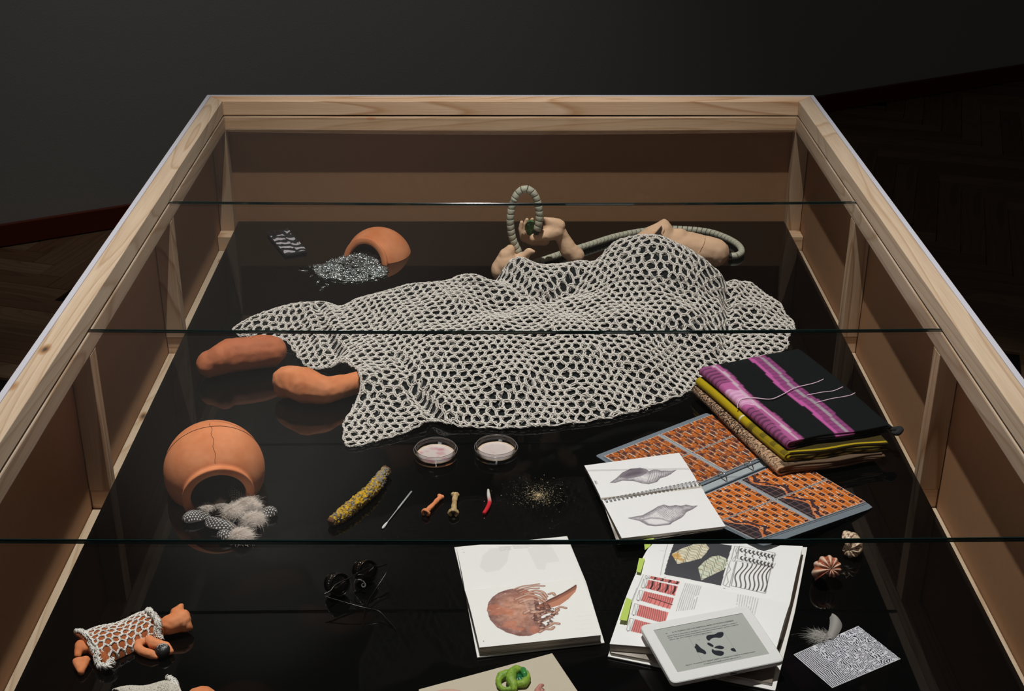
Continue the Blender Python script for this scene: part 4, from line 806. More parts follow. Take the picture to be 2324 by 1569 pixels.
# ---- black knit folded cloths
def folded(name, F0, F1, R0, R1, zb, zt, paint, label, th=.0046, layers=2, seed=1, nt_=400, edge_wave=.003, inner=(30, 30, 30)):
    """fold line F0-F1 (back to front), free side R0-R1; a stack of U folds between heights zb and zt"""
    F0, F1, R0, R1 = [np.array(P(u, v, (zb+zt)/2))[:2] for u, v in (F0, F1, R0, R1)]; c = (F0+F1+R0+R1)/4; t_ = thing(name, (c[0], c[1], zb), label, 'folded knit'); rs = np.random.RandomState(seed)
    H = zt-zb
    for L in range(layers):
        r = (H-th)/2-L*(th+.0006); 
        if r < .0005: break
        s = []; nT = 60; nq = nt_ if L == 0 else 70
        for a in np.linspace(1, 0, nT): s.append((a, 1, None))
        for a in np.linspace(90, 270, 18)[1:-1]: s.append((0, math.sin(math.radians(a)), a))
        for a in np.linspace(0, 1-.05*L, 16): s.append((a, -1, None))
        T = np.linspace(0, 1, nq); V_ = []; C_ = []
        for side in (1, -1):
            for (a, sg, ang_) in s:
                if ang_ is None: x, z = a, sg*(r+side*th/2*1.0); dx = 0
                else: dx = math.cos(math.radians(ang_))*(r+side*th/2); x = 0; z = math.sin(math.radians(ang_))*(r+side*th/2)
                F = F0[None]+(F1-F0)[None]*T[:, None]; R = R0[None]+(R1-R0)[None]*T[:, None]; wd = R-F; wl = np.linalg.norm(wd, axis=1, keepdims=True)
                sh = 1-(.02+.02*math.sin(L*2+seed))*(x > 0)*x
                p = F+wd*x*sh+wd/wl*(dx+H/2)*(1 if x == 0 else 1)*(1-x)+0
                e = edge_wave*np.sin(x*9+L*1.3+seed)*np.where(T > .5, 1, -1)*(np.abs(T-.5)*2)**6; p = p+(F1-F0)[None]/np.linalg.norm(F1-F0)*e[:, None]*1.0
                zz = (zb+zt)/2+z+.0014*np.sin(T*7+x*5)+.0016*x*np.sin(T*3+x*7)
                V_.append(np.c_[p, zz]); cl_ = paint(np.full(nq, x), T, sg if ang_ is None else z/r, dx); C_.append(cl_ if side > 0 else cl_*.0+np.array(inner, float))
        m = len(s); V_ = np.array(V_).reshape(-1, 3); C_ = np.array(C_).reshape(-1, 3); i = (np.arange(m-1)[:, None]*nq+np.arange(nq-1)[None]).ravel(); o0 = m*nq
        f = np.concatenate([np.stack([i, i+nq, i+nq+1, i+1], 1), np.stack([i+o0+1, i+o0+nq+1, i+o0+nq, i+o0], 1)])
        j = (np.arange(m-1)*nq); e1 = np.stack([j+nq, j, j+o0, j+nq+o0], 1); j2 = j+nq-1; e2 = np.stack([j2, j2+nq, j2+nq+o0, j2+o0], 1); k_ = np.arange(nq-1); e3 = np.stack([k_, k_+1, k_+1+o0, k_+o0], 1); k2 = k_+(m-1)*nq; e4 = np.stack([k2+1, k2, k2+o0, k2+1+o0], 1)
        f = np.concatenate([f, e1, e2, e3, e4])
        V_[:, 2] = np.maximum(V_[:, 2], zb+.0002)
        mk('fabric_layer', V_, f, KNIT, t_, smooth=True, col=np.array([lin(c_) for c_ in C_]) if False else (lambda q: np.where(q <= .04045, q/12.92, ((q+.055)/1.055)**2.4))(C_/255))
    return t_
KNIT = mat('patterned_knit', (40, 40, 44), .9, attr=True, sheen=.02, spec=.08, bump=(1600, .35, .0004))
def mixc(cols, masks, n):
    out = np.tile(np.array(cols[0], float), (n, 1))
    for c, m_ in zip(cols[1:], masks): out = np.where(m_[:, None], np.array(c, float), out)
    return out
def paint_black(x, T, sg, dx):
    n = len(T); st = np.sin(T*2*np.pi*125) > .1; xx = x+(dx*2 if x[0] == 0 else 0)
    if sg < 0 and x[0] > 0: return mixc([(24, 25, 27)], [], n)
    w = .012*np.sin(T*11)+.010*np.sin(T*5+1); bl = (22, 24, 26)
    b1 = (xx < .135+w); pk = b1 & ~(st & (xx < .04+w*2)); wh = np.abs(xx-.085-w) < .013; pale = (xx < .075) & (np.abs(T-.42-xx*.5) < .10) & ~(np.sin(T*2*np.pi*125) > .8); solid = b1 & (np.abs(T-.40) < .16)
    b2_ = (x > .44+w) & (x < .63+w) & (sg > 0); ed = b2_ & (x < .48+w); gr = b2_ & (np.abs(x-.565-w) < .016)
    return mixc([bl, (176, 92, 146), (206, 196, 200), (186, 98, 154), (222, 172, 206), bl, (158, 78, 132), (112, 52, 98), (192, 92, 160), (176, 176, 176)],
                [pk, wh & b1 & ((T*100 % 1) > .25), solid & ~wh, pale & b1, b1 & st & (xx > .125+w), b2_ & ~st, b2_ & st, ed, gr & ((T*125 % 1) > .35)], n)
def paint_yellow(x, T, sg, dx):
    n = len(T); st = np.sin(T*2*np.pi*130) > .1; bl = (30, 30, 28); blk = (T > .62+.10*np.sin(sg*2.2)) & (sg < .75+.4*np.sin(T*8)) if True else None
    base = mixc([(176, 152, 22), bl, (186, 164, 40)], [(T > .60) & st, (T > .66) & (sg < .45) & (sg > -2) & (x == 0)], n)
    if x[0] > 0:
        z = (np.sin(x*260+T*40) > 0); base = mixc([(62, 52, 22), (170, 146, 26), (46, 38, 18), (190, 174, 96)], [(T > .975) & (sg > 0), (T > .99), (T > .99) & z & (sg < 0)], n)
    return mixc([(0, 0, 0)], [], n)*0+np.where(((np.abs(T-.52) < .008) & (x == 0))[:, None], np.array((226, 214, 176.)), base)
rt = np.random.RandomState(5)
def paint_tan(x, T, sg, dx):
    n = len(T); nz_ = rt.rand(n); nz_ = .5*nz_+.5*np.roll(nz_, 1); dens = .56-.22*np.clip((T-.55)*2.4, 0, 1)
    return mixc([(196, 158, 126), (40, 32, 28)], [(nz_ < dens) & (x < .3) & (T < .985)], n)*np.where(((T > .94) & (x > .03))[:, None], .5, 1.0)  # halves the colour along the front edge: painted shade beneath the cloth above
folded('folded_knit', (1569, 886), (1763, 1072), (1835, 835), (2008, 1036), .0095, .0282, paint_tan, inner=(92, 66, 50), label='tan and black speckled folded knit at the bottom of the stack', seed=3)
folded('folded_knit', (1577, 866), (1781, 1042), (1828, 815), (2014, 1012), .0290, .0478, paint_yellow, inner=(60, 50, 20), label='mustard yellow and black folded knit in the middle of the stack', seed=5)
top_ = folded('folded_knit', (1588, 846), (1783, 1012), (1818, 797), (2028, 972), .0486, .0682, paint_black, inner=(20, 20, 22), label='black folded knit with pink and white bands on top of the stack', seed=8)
YARN = mat('pink_white_yarn', (226, 196, 214), .9)
z6 = lambda pts_, z: [P(1540+x/4.469, 760+y/4.469, z) for x, y in pts_]
for pts_, zz in (([(600, 745), (602, 700), (640, 655), (750, 640), (930, 655), (1050, 610), (1180, 540), (1380, 490), (1530, 425)], (.056, .064, .069, .0705, .0705, .0705, .0705, .0705, .069)), ([(1300, 615), (1450, 585), (1570, 570), (1665, 530)], (.0705,)*4), ([(1395, 690), (1550, 650), (1640, 635), (1740, 615), (1790, 590)], (.0705,)*5)):
    v, f = tube_vf(spline([P(1540+x/4.469, 760+y/4.469, z_) for (x, y), z_ in zip(pts_, zz)], 60), .0012, 6); mk('loose_thread', v, f, YARN, top_, smooth=True)
v, f = tube_vf(spline(z6([(2120, 930), (2180, 960), (2250, 960), (2215, 1000), (2160, 990)], .055), 20), [.003+.004*math.sin(i/19*math.pi) for i in range(20)], 8); mk('corner_tassel', v, f, mat('black_knit_plain', (30, 31, 33), .9), top_, smooth=True)
# ---------------------------------------------------------------- clay pots lying cut off on the glass
def pot(C, d, R, mouth, wall, name, label, groove=True):
    d = Vector(d).normalized(); n = 26; a0 = math.asin(mouth/R); prof = []
    for t in np.linspace(math.pi, a0+.05, n): prof.append((R*math.sin(t)*(1 if t < 2 else 1), R*math.cos(t)*(1.04 if t > 1.6 else .92)))
    zr = prof[-1][1]; prof += [(mouth-.0005, zr+.002), (mouth, zr+.004), (mouth+.0025, zr+.013), (mouth+.002, zr+.0148), (mouth+.0005, zr+.0156), (mouth-.006, zr+.0158), (mouth-.0125, zr+.0152), (mouth-.0142, zr+.0135), (mouth-.0145, zr+.010), (mouth-.0135, zr+.002)]
    for t in np.linspace(a0-.02, math.pi, n): prof.append(((R-wall)*math.sin(t), (R-wall)*math.cos(t)*.93))
    prof[0] = (0, prof[0][1]); prof[-1] = (0, prof[-1][1])
    v, f = lathe_vf(prof, 72); M = Matrix.Translation(C) @ d.to_track_quat('Z', 'Y').to_matrix().to_4x4(); v = xform(v, M)
    bm = bmesh.new(); vs = [bm.verts.new(q) for q in v]
    for q in f:
        try: bm.faces.new([vs[i] for i in q])
        except ValueError: pass
    bmesh.ops.remove_doubles(bm, verts=bm.verts, dist=1e-5)
    bmesh.ops.bisect_plane(bm, geom=bm.verts[:]+bm.edges[:]+bm.faces[:], plane_co=(0, 0, .0006), plane_no=(0, 0, 1), clear_inner=True)
    ed = [e for e in bm.edges if e.is_boundary]; bmesh.ops.triangle_fill(bm, edges=ed, use_beauty=True) if False else None
    bmesh.ops.recalc_face_normals(bm, faces=bm.faces); me = bpy.data.meshes.new('b'); bm.to_mesh(me); bm.free()
    vv = np.array([x.co[:] for x in me.vertices]); ff = [tuple(p.vertices) for p in me.polygons]; bpy.data.meshes.remove(me)
    t_ = thing(name, (C[0], C[1], 0), label, 'pot'); mk('shell', vv, ff, TERRA, t_, smooth=True)
    def arc(r, h, a_, b_, w=.0007):
        pts_ = [M @ Vector((r*math.cos(t), r*math.sin(t), h)) for t in np.linspace(a_, b_, 90)]; pts_ = [p_ for p_ in pts_ if p_.z > .004]; return pts_
    if groove:
        for t in (1.75,):
            pp_ = arc(R*math.sin(t)+.0001, R*math.cos(t)*1.04, 0, 2*math.pi); k_ = max(range(len(pp_)), key=lambda i: (pp_[i]-pp_[i-1]).length); pp_ = pp_[k_:]+pp_[:k_]
            v, f = tube_vf(pp_, .0008, 5); mk('groove', v, f, CRACK, t_)
    return t_, M
CRACK = mat('dark_crack', (104, 58, 34), .9)
Ca = P(487, 1068, .040); dA = (.26, -.94, -.17)
potA, MA = pot(Ca, dA, .0975, .0665, .011, 'clay_pot', 'round orange clay pot on its side, spotted feathers spilling from its mouth')
pr_ = []; rc = random.Random(4)
for i, t in enumerate(np.linspace(1.9, .80, 16)):
    up_l = MA.inverted().to_3x3() @ Vector((0, 0, 1)); a = math.atan2(up_l.y, up_l.x)-.02+.018*math.sin(i*1.4); r = .0976*math.sin(t); h = .0975*math.cos(t)*(1.04 if t > 1.6 else .92); pr_.append(MA @ Vector((r*math.cos(a), r*math.sin(a), h)))
v, f = tube_vf(spline(pr_, 40), .0005, 5); mk('crack', v, f, CRACK, potA)
Cb = P(858, 574, 0)+Vector((0, 0, -.022)); potB, MB_ = pot(Cb, (-.46, -.86, .22), .0925, .068, .011, 'clay_pot', 'orange clay pot at the back tipped over a heap of clear glass beads', groove=False)
pr_ = [P(858, 526, .09), P(866, 520, .092)]; 
# ---------------------------------------------------------------- feathers
VANE = bpy.data.materials.new('spotted_feather'); VANE.use_nodes = True; nt = VANE.node_tree; b = nt.nodes['Principled BSDF']; b.inputs['Roughness'].default_value = .7
at = nt.nodes.new('ShaderNodeVertexColor'); at.layer_name = 'Col'; nt.links.new(at.outputs[0], b.inputs['Base Color'])
def feather(base, tip, width, curl, seed, par=None, side=1, z0=.004, zt=.008):
    """barred vane along base->tip, rows of white dots on black, cupped; returns mesh object"""
    base, tip = Vector(base), Vector(tip); ax = tip-base; L = ax.length; pr = Vector((-ax.y, ax.x, 0)).normalized(); nu, nv = 90, 56; V_, C_ = [], []; rs = random.Random(seed)
    for i in range(nu):
        a = i/(nu-1); w = width*(math.sin(math.pi*min(1, a*.80+.12))**.7)*(1 if a < .93 else max(.05, (1-a)/.07)**.5)
        for j in range(nv):
            c = j/(nv-1)*2-1; p = base+ax*a+pr*(c*w+curl*L*math.sin(a*math.pi/1.6)*side); p.z += z0+zt*math.sin(a*math.pi*.8)*(1-.6*c*c)+.003*(1-c*c)
            V_.append(tuple(p)); x = c*w/.0050; row = a*L/.0044; ro = round(row); xx = x-(.5 if ro % 2 else 0); dx = (xx-round(xx))*.0050; dy = (row-ro)*.0044; dot = math.hypot(dx, dy) < .00118 and abs(c) < .93
            C_.append((.72, .69, .68) if dot else ((.035, .028, .026) if abs(c) > .03 else (.35, .3, .28)))
    f = [(i*nv+j, i*nv+j+1, (i+1)*nv+j+1, (i+1)*nv+j) for i in range(nu-1) for j in range(nv-1)]
    return V_, f, C_
def down_vf(center, n, R, h, seed, flat=.6, dirv=(0, 0)):
    """fluff: fine curved barbs as thin tapered ribbons"""
    rs = random.Random(seed); V_, F_ = [], []
    for i in range(n):
        a = rs.uniform(0, 6.283); e = rs.uniform(.05, 1.1); d = Vector((math.cos(a)*math.cos(e)+dirv[0], math.sin(a)*math.cos(e)+dirv[1], math.sin(e)*flat)); L = R*rs.uniform(.45, 1); c = Vector(center)+Vector((rs.gauss(0, R*.28), rs.gauss(0, R*.28), rs.uniform(0, h)))
        s = Vector((-d.y, d.x, .2)).normalized(); w = rs.uniform(.00010, .00024); dr = rs.uniform(-.5, .5)*L; b0 = len(V_)
        for k in range(4):
            t = k/3; p = c+d*L*t+s*dr*t*t+Vector((0, 0, -.25*L*t*t)); p.z = max(.001, p.z); ww = w*(1-t*.8); V_ += [tuple(p-s*ww), tuple(p+s*ww)]
        for k in range(3): F_.append((b0+2*k, b0+2*k+1, b0+2*k+3, b0+2*k+2))
    return V_, F_
DOWN = mat('grey_brown_down', (224, 210, 200), .9, sheen=.3, spec=.1)
FE = [((470, 1160), (420, 1184), .022, .1, -1, (470, 1158), 'guinea fowl feather at the left lip of the clay pot'),
      ((530, 1192), (488, 1168), .018, .35, 1, (500, 1150), 'curled guinea fowl feather in the middle of the pot mouth'),
      ((532, 1205), (505, 1224), .019, .2, -1, (540, 1216), 'guinea fowl feather pointing down towards the glass seam'),
      ((585, 1160), (624, 1168), .019, .15, 1, (580, 1156), 'guinea fowl feather curling out to the right of the pot'),
      ((560, 1148), (533, 1112), .015, .1, 1, (545, 1156), 'guinea fowl feather standing in the shade inside the pot')]
for i, (b_, t_, w_, cu, sd_, dc, lab) in enumerate(FE):
    z_ = .010 if i != 4 else .004; B_ = P(*b_, z_); T_ = P(*t_, z_)
    th_ = thing('spotted_feather', (B_.x, B_.y, 0), lab, 'feather', 'spotted feathers by the clay pot')
    v, f, c = feather((B_.x, B_.y, 0), (T_.x, T_.y, 0), w_, cu, i, side=sd_, z0=.003, zt=.014); mk('vane', v, f, VANE, th_, smooth=True, col=np.array(c))
    v, f = tube_vf(spline([(B_.x, B_.y, .007), ((B_.x+T_.x)/2, (B_.y+T_.y)/2, .016), (T_.x, T_.y, .008)], 14), .0005, 5); mk('quill', v, f, mat('quill_horn', (190, 170, 150), .4), th_, smooth=True)
    dcp = P(*dc, .008); v, f = down_vf(dcp, 1100 if i != 4 else 400, .015, .010, i); o = mk('down', v, f, DOWN, th_); o['kind'] = 'stuff'
for i, (c_, lab) in enumerate((((560, 1150), 'grey down feather lying across the pot mouth'), ((532, 1166), 'grey down feather under the left rim of the pot'), ((575, 1185), 'pale down feather with a white quill right of the curl'), ((548, 1222), 'pale down feather lowest, crossing the glass seam'))):
    p = P(*c_, .008); th_ = thing('down_feather', (p.x, p.y, 0), lab, 'feather', 'down feathers by the clay pot'); v, f = down_vf(p, 3600, .023, .012, 20+i); o = mk('down', v, f, DOWN, th_); o['kind'] = 'stuff'
    v, f = tube_vf(spline([p+Vector((.022, .018, .014)), p+Vector((0, 0, .017)), p+Vector((-.024, -.014, .006))], 12), .0005, 5); mk('quill', v, f, mat('quill_horn', (190, 170, 150), .4), th_, smooth=True)
# feather by the card
p = P(1880, 1452, .0); th_ = thing('grey_feather', (p.x, p.y, 0), 'small curved pale grey feather standing behind the patterned card', 'feather')
v, f, c = feather(P(1884, 1455, .0), P(1862, 1405, .0), .011, .35, 3, side=-1, z0=.002, zt=.010); mk('vane', v, f, mat('pale_grey_vane', (150, 146, 142), .8, spec=.2), th_, smooth=True)
v, f = down_vf(P(1866, 1448, .003), 380, .022, .006, 9, dirv=(-.7, .1)); o = mk('down', v, f, mat('pale_grey_down', (190, 186, 180), .9), th_); o['kind'] = 'stuff'
# ---------------------------------------------------------------- heap of glass beads
BEADM = bpy.data.materials.new('clear_glass_bead'); BEADM.use_nodes = True; b = BEADM.node_tree.nodes['Principled BSDF']; b.inputs['Base Color'].default_value = (.66, .70, .70, 1); b.inputs['Roughness'].default_value = .22; b.inputs['Metallic'].default_value = .9; b.inputs['Specular IOR Level'].default_value = 1.0
rb = random.Random(12)
def bead_vf(c, d, L, r=.0013, n=5):
    """a glass tube bent flat on itself: two rods and a rounded end"""
    d = Vector(d).normalized(); s = d.cross(Vector((0, 0, 1))).normalized()*r*1.5; c = Vector(c)
    path = [c-d*L/2+s, c+d*L/2+s, c+d*(L/2+r*1.5), c+d*L/2-s, c-d*L/2-s]; return tube_vf(path, r*.75, n)
heap_out = [(775, 592), (800, 580), (835, 572), (862, 590), (876, 604), (876, 626), (850, 634), (800, 642), (760, 636), (735, 632), (715, 620), (712, 606), (745, 598)]
HO = np.array([tuple(P(u, v))[:2] for u, v in heap_out]); hc = HO.mean(0); lo_, hi_ = HO.min(0), HO.max(0); hm = MB(); cnt_ = 0; MBI = MB_.inverted()
while cnt_ < 1000:
    q = np.array([rb.uniform(lo_[0], hi_[0]), rb.uniform(lo_[1], hi_[1])])
    if not inside(q[None], HO)[0]: continue
    g = math.exp(-(((q[0]-hc[0]-.01)/.055)**2+((q[1]-hc[1]-.02)/.06)**2)); h = .002+.020*g*rb.random()**.4; lp_ = MBI @ Vector((q[0], q[1], h)); rl_ = math.hypot(lp_.x, lp_.y)
    if (.0925-.011-.007 < lp_.length < .0925+.008 and lp_.z < .062) or (.048 < rl_ < .078 and .045 < lp_.z < .088): cnt_ += .25; continue
    d = (rb.gauss(0, 1), rb.gauss(0, .6), rb.gauss(0, .25)); v, f = bead_vf((q[0], q[1], h), d, rb.uniform(.006, .013)); v = np.array(v); v[:, 2] = np.maximum(v[:, 2], .0006); hm.add(v, f); cnt_ += 1
o = hm.build('bead_heap', BEADM, None, loc=(hc[0], hc[1], 0), smooth=True); tag(o, 'glittering heap of tiny clear glass tube beads under the back pot', 'beads', kind='stuff')
for i, (u, v_) in enumerate(((682, 614), (694, 615), (707, 626), (703, 604), (722, 640), (733, 652), (730, 657), (742, 646), (757, 640), (782, 642), (800, 641), (826, 638), (852, 636), (868, 628), (878, 616), (872, 608))):
    p = P(u, v_, .0016); v, f = bead_vf(p, (rb.gauss(0, 1), rb.gauss(0, .7), 0), .012); o = mk('glass_bead', v, f, BEADM, None, loc=(p.x, p.y, 0), smooth=True); tag(o, 'tiny clear glass tube bead strayed to the edge of the heap', 'bead', 'loose glass beads around the heap')
# ---------------------------------------------------------------- phone
ph_ = thing('mobile_phone', P(645, 550), 'mobile phone in a fuzzy black and white zebra striped case', 'phone')
pc = [P(608, 524, .009), P(661, 519, .009), P(691, 568, .009), P(641, 580, .009)]; px_ = (pc[1]-pc[0]+pc[2]-pc[3])/2; py_ = (pc[3]-pc[0]+pc[2]-pc[1])/2; pw_, pl_ = px_.length, py_.length; MP = frame(sum(pc, Vector())/4, px_)
py_n = (MP.inverted().to_3x3() @ py_); sk = py_n.x
pg = Page([(0, 0), (1, 0), (1, 1), (0, 1)], 90, 150, (24, 24, 26)); fr_ = pg.noise(80, 3, 2)
zs = np.sin(2*np.pi*(pg.T*5.2+.35*np.sin(pg.S*4+1)+.9*(pg.noise(4, 21, 2)-.5)+.10*fr_)); pg.paint((zs > .15) & ~((pg.noise(6, 4, 2) > .62) & (pg.S > .45)) & ((pg.S > .3) | (pg.T > .2)), (188, 180, 186))
cs_ = [(-pw_/2-0*sk, pl_/2), (pw_/2, pl_/2), (pw_/2, -pl_/2), (-pw_/2, -pl_/2)]
ocp = rounded([(-pw_/2, -pl_/2), (pw_/2, -pl_/2), (pw_/2, pl_/2), (-pw_/2, pl_/2)], .012, 6); v, f = slab_vf([tuple(q) for q in ocp], -.0085, .0); o = mk('case', xform(v, MP), f, mat('black_rubber', (24, 24, 26), .6), ph_); bevel_me(o, .002, 2)
c4 = [MP @ Vector((x*.95, y*.97, .0004)) for x, y in cs_]; pg.build('striped_back', ph_, mat('fuzzy_print', (30, 30, 32), .9, attr=True, bump=(1200, .5, .0005)), corners=c4)
v, f = slab_vf([tuple(q) for q in rounded([(-pw_/2+.004, pl_/2-.040), (-pw_/2+.038, pl_/2-.040), (-pw_/2+.038, pl_/2-.005), (-pw_/2+.004, pl_/2-.005)], .008, 5)], .0004, .0030); o = cpl = mk('camera_plate', xform(v, MP), f, mat('camera_black', (34, 34, 36), .25), ph_); bevel_me(o, .0006, 2)
for x, y in ((.013, -.014), (.013, -.030), (.029, -.022)):
    v, f = lathe_vf([(0, .0032), (.0045, .0032), (.0062, .0045), (.0066, .0030)], 24); mk('lens_ring', xform(np.array(v)+[-pw_/2+x, pl_/2+y, 0], MP), f, mat('lens_glass', (14, 14, 18), .08, spec=.8), cpl, smooth=True)
# ---------------------------------------------------------------- petri dishes
DISH = glassy('dish_glass', (.93, .93, .94), .10, .02)
for i, ((u, v_), lab, pk) in enumerate((((989, 1037), 'left petri dish with a pink marbled white disc', 1), ((1126, 1031), 'right petri dish with a plain creamy white disc', 0))):
    c = P(u, v_, .0); t_ = thing('petri_dish', (c.x, c.y, 0), lab, 'petri dish', 'petri dishes in front of the blanket'); Mc = Matrix.Translation((c.x, c.y, .0006))
    R_ = .0445; v, f = lathe_vf([(0, 0), (R_, 0), (R_+.0004, .001), (R_+.0004, .0165), (R_-.0002, .017), (R_-.0009, .0165), (R_-.0009, .0018), (0, .0016)], 72); mk('dish', xform(v, Mc), f, DISH, t_, smooth=True)
    R2 = .041; v, f = lathe_vf([(0, .0020), (R2, .0020), (R2, .0215), (R2-.0006, .022), (R2-.0012, .0215), (R2-.0012, .0032), (0, .0030)], 72); mk('lid', xform(v, Mc), f, DISH, t_, smooth=True)
    for r, z in ((R_, .017), (R2, .022)): v, f = tube_vf([(c.x+r*math.cos(a), c.y+r*math.sin(a), z+.0006) for a in np.linspace(0, 2*math.pi, 72, endpoint=False)], .0005, 6, closed=True); mk('rim', v, f, mat('glass_rim', (150, 142, 142), .1, spec=.9, metal=.3), t_, smooth=True)
    n_ = 56; V_, C_ = [], []; rr = R2-.0016; g = np.linspace(-1, 1, n_)
    for r_i in range(22):
        for a_i in range(64):
            rad = rr*r_i/21; a = a_i/64*6.2832; x, y = rad*math.cos(a), rad*math.sin(a); V_.append((c.x+x, c.y+y, .0070+.0002*math.sin(x*400))); nn_ = noise.noise(Vector((x*45+i*9, y*70, i)))+.5*noise.noise(Vector((x*110, y*150, 3+i))); k_ = min(1, max(0, nn_*1.6-(.05 if pk else .45))); col = [a_*(1-k_)+b_*k_ for a_, b_ in zip((.60, .50, .47), (.52, .22, .26))]; 
            if r_i > 19: col = (.50, .36, .22)
            C_.append(col)
    f = [(i_*64+j, i_*64+(j+1) % 64, (i_+1)*64+(j+1) % 64, (i_+1)*64+j) for i_ in range(21) for j in range(64)]; mk('disc', V_, [q[::-1] for q in f][::1], mat('agar_disc', (220, 200, 196), .45, attr=True), t_, smooth=True, col=np.array(C_))
# ---------------------------------------------------------------- small finds
def rnd_tube(name, pts_, rads, material, label, cat, n=80, sides=20, nz=(), loc=None, colfn=None, seed=0, hollow=0):
    path = spline(pts_, n); rr = np.interp(np.linspace(0, 1, n), np.linspace(0, 1, len(rads)), rads); v, f = tube_vf(path, rr, sides); v = v.copy(); cen = np.repeat(path, sides, 0); C_ = np.zeros((len(v), 3))
    for i in range(len(v)):
        d = v[i]-cen[i]; k = sum(a*noise.noise(Vector(v[i])*s+Vector((seed, 0, 0))) for s, a in nz); v[i] = cen[i]+d*(1+k)
        if colfn: C_[i] = colfn(v[i], i//sides/(n-1), d/np.linalg.norm(d))
    v[:, 2] = np.maximum(v[:, 2], .0005); base = path.mean(0)
    o = mk(name, v, f, material, None, loc=(base[0], base[1], 0), smooth=True, col=C_ if colfn else None)
    return tag(o, label, cat)
def lich(p, t, d):
    a = noise.noise(Vector(p)*190); b = noise.noise(Vector(p)*600+Vector((4, 0, 0)))
    if t < .03 or t > .97: return lin((120, 84, 62))
    yel = a > (-.12 if t < .62 else .22)
    if yel: return [x*(1+b*.5) for x in lin((214, 168, 40))] if b > -.25 else lin((140, 116, 60))
    return [x*(1+b*.4) for x in lin((150, 142, 132) if t > .55 or b > 0 else (92, 84, 74))]
rnd_tube('lichen_branch', [P(749, 1186, .011), P(775, 1170, .012), P(805, 1145, .013), P(835, 1120, .013), P(858, 1095, .012), P(866, 1080, .012), P(878, 1068, .012)], [.0085, .0125, .0125, .0125, .0115, .0098, .0092], mat('lichen_bark', (200, 160, 60), .95, attr=True, spec=.1, bump=(500, 1, .002)), 'curved twig covered in yellow and grey lichen', 'twig', n=170, sides=44, nz=((130, .22), (380, .28), (800, .22)), colfn=lich)
sw = thing('cotton_swab', P(900, 1160), 'thin grey swab stick with a cotton tip', 'swab'); a, b_ = P(871, 1196, .0025), P(934, 1116, .0025); m_ = a.lerp(b_, .5)
v, f = tube_vf([a, a.lerp(b_, .12), m_, m_+(b_-a)*.01, b_], [.0008, .0010, .0012, .0019, .0019], 10); mk('stick', v, f, mat('grey_stick', (170, 172, 170), .5), sw, smooth=True)
v, f = tube_vf([a.lerp(b_, -.05), a.lerp(b_, -.03), a.lerp(b_, .03), a.lerp(b_, .10), a.lerp(b_, .13)], [.0006, .0024, .0027, .0020, .0009], 12); mk('cotton_tip', v, f, mat('cotton', (214, 212, 208), .95), sw, smooth=True)
BN = [(90, .0012), (260, .0006)]
def bone(name, A_, B_, r, material, label, seed):
    A_, B_ = Vector(A_), Vector(B_); d = (B_-A_).normalized(); s = Vector((-d.y, d.x, 0)); rim = []
    pr2 = chain([B_, A_.lerp(B_, .5), A_.lerp(B_, .15)], [r*1.0, r*.85, r*1.0])+[('e', B_+d*r*.2+s*r*.5, (r*.95, r*.95, r*.9)), ('e', B_+d*r*.1-s*r*.5, (r*.85, r*.85, r*.8))]
    for t in np.linspace(-.9, 4.0, 12): rim.append(('e', A_+s*math.cos(t)*r*1.35+Vector((0, 0, math.sin(t)*r*1.1))-d*r*.3, (r*.5, r*.7, r*.5)))
    v, f = blob_vf(pr2+rim, .0008, 2, BN, seed); o = mk(name, floor_clip(v), f, material, None, loc=((A_.x+B_.x)/2, (A_.y+B_.y)/2, 0), smooth=True); return tag(o, label, 'bone')
bone('bone_piece', P(967, 1163, .0075), P(1000, 1128, .006), .0052, TERRA, 'small orange clay bone with a hollow end', 3)
bone('bone_piece', P(1029, 1163, .0075), P(1033, 1124, .007), .0060, mat('old_bone', (206, 178, 128), .6, var=(120, (150, 116, 72), .3), bump=(400, .6, .001)), 'small yellowed real bone right of the orange one', 6)
rnd_tube('wax_piece', [P(1098, 1166, .004), P(1106, 1154, .0045), P(1111, 1140, .005), P(1109, 1125, .005), P(1108, 1112, .004)], [.0036, .0042, .0040, .0036, .0022], mat('red_white_wax', (210, 40, 50), .35, attr=True), 'small bent stick, red at one end and white at the other', 'stick', n=60, sides=14, nz=((120, .1),), colfn=lambda p, t, d: [a*(1-k)+b*k for a, b in zip(lin((206, 40, 52)), lin((214, 208, 200))) for k in [min(1, max(0, (t-.45)/.25))]][:3])
dm = MB(); rd = random.Random(3); c0_ = P(1222, 1125)
for i in range(900):
    r = abs(rd.gauss(0, .020)) if i < 640 else abs(rd.gauss(0, .036)); a = rd.uniform(0, 6.28); x, y = c0_.x+r*math.cos(a)*1.1, c0_.y+r*math.sin(a)*1.1; s = rd.uniform(.0002, .0006); z = .0003+rd.random()*.0006; w = rd.uniform(-s, s)
    dm.add([(x-s, y-w, z), (x+w, y-s, z+s*.5), (x+s, y+w, z+s), (x-w, y+s, z+.3*s)], [(0, 1, 2, 3)])
o = dm.build('gold_dust', mat('gold_flakes', (250, 226, 180), .4, metal=.2), None, loc=(c0_.x, c0_.y, 0)); tag(o, 'small scatter of gold dust on the black glass', 'dust', kind='stuff')
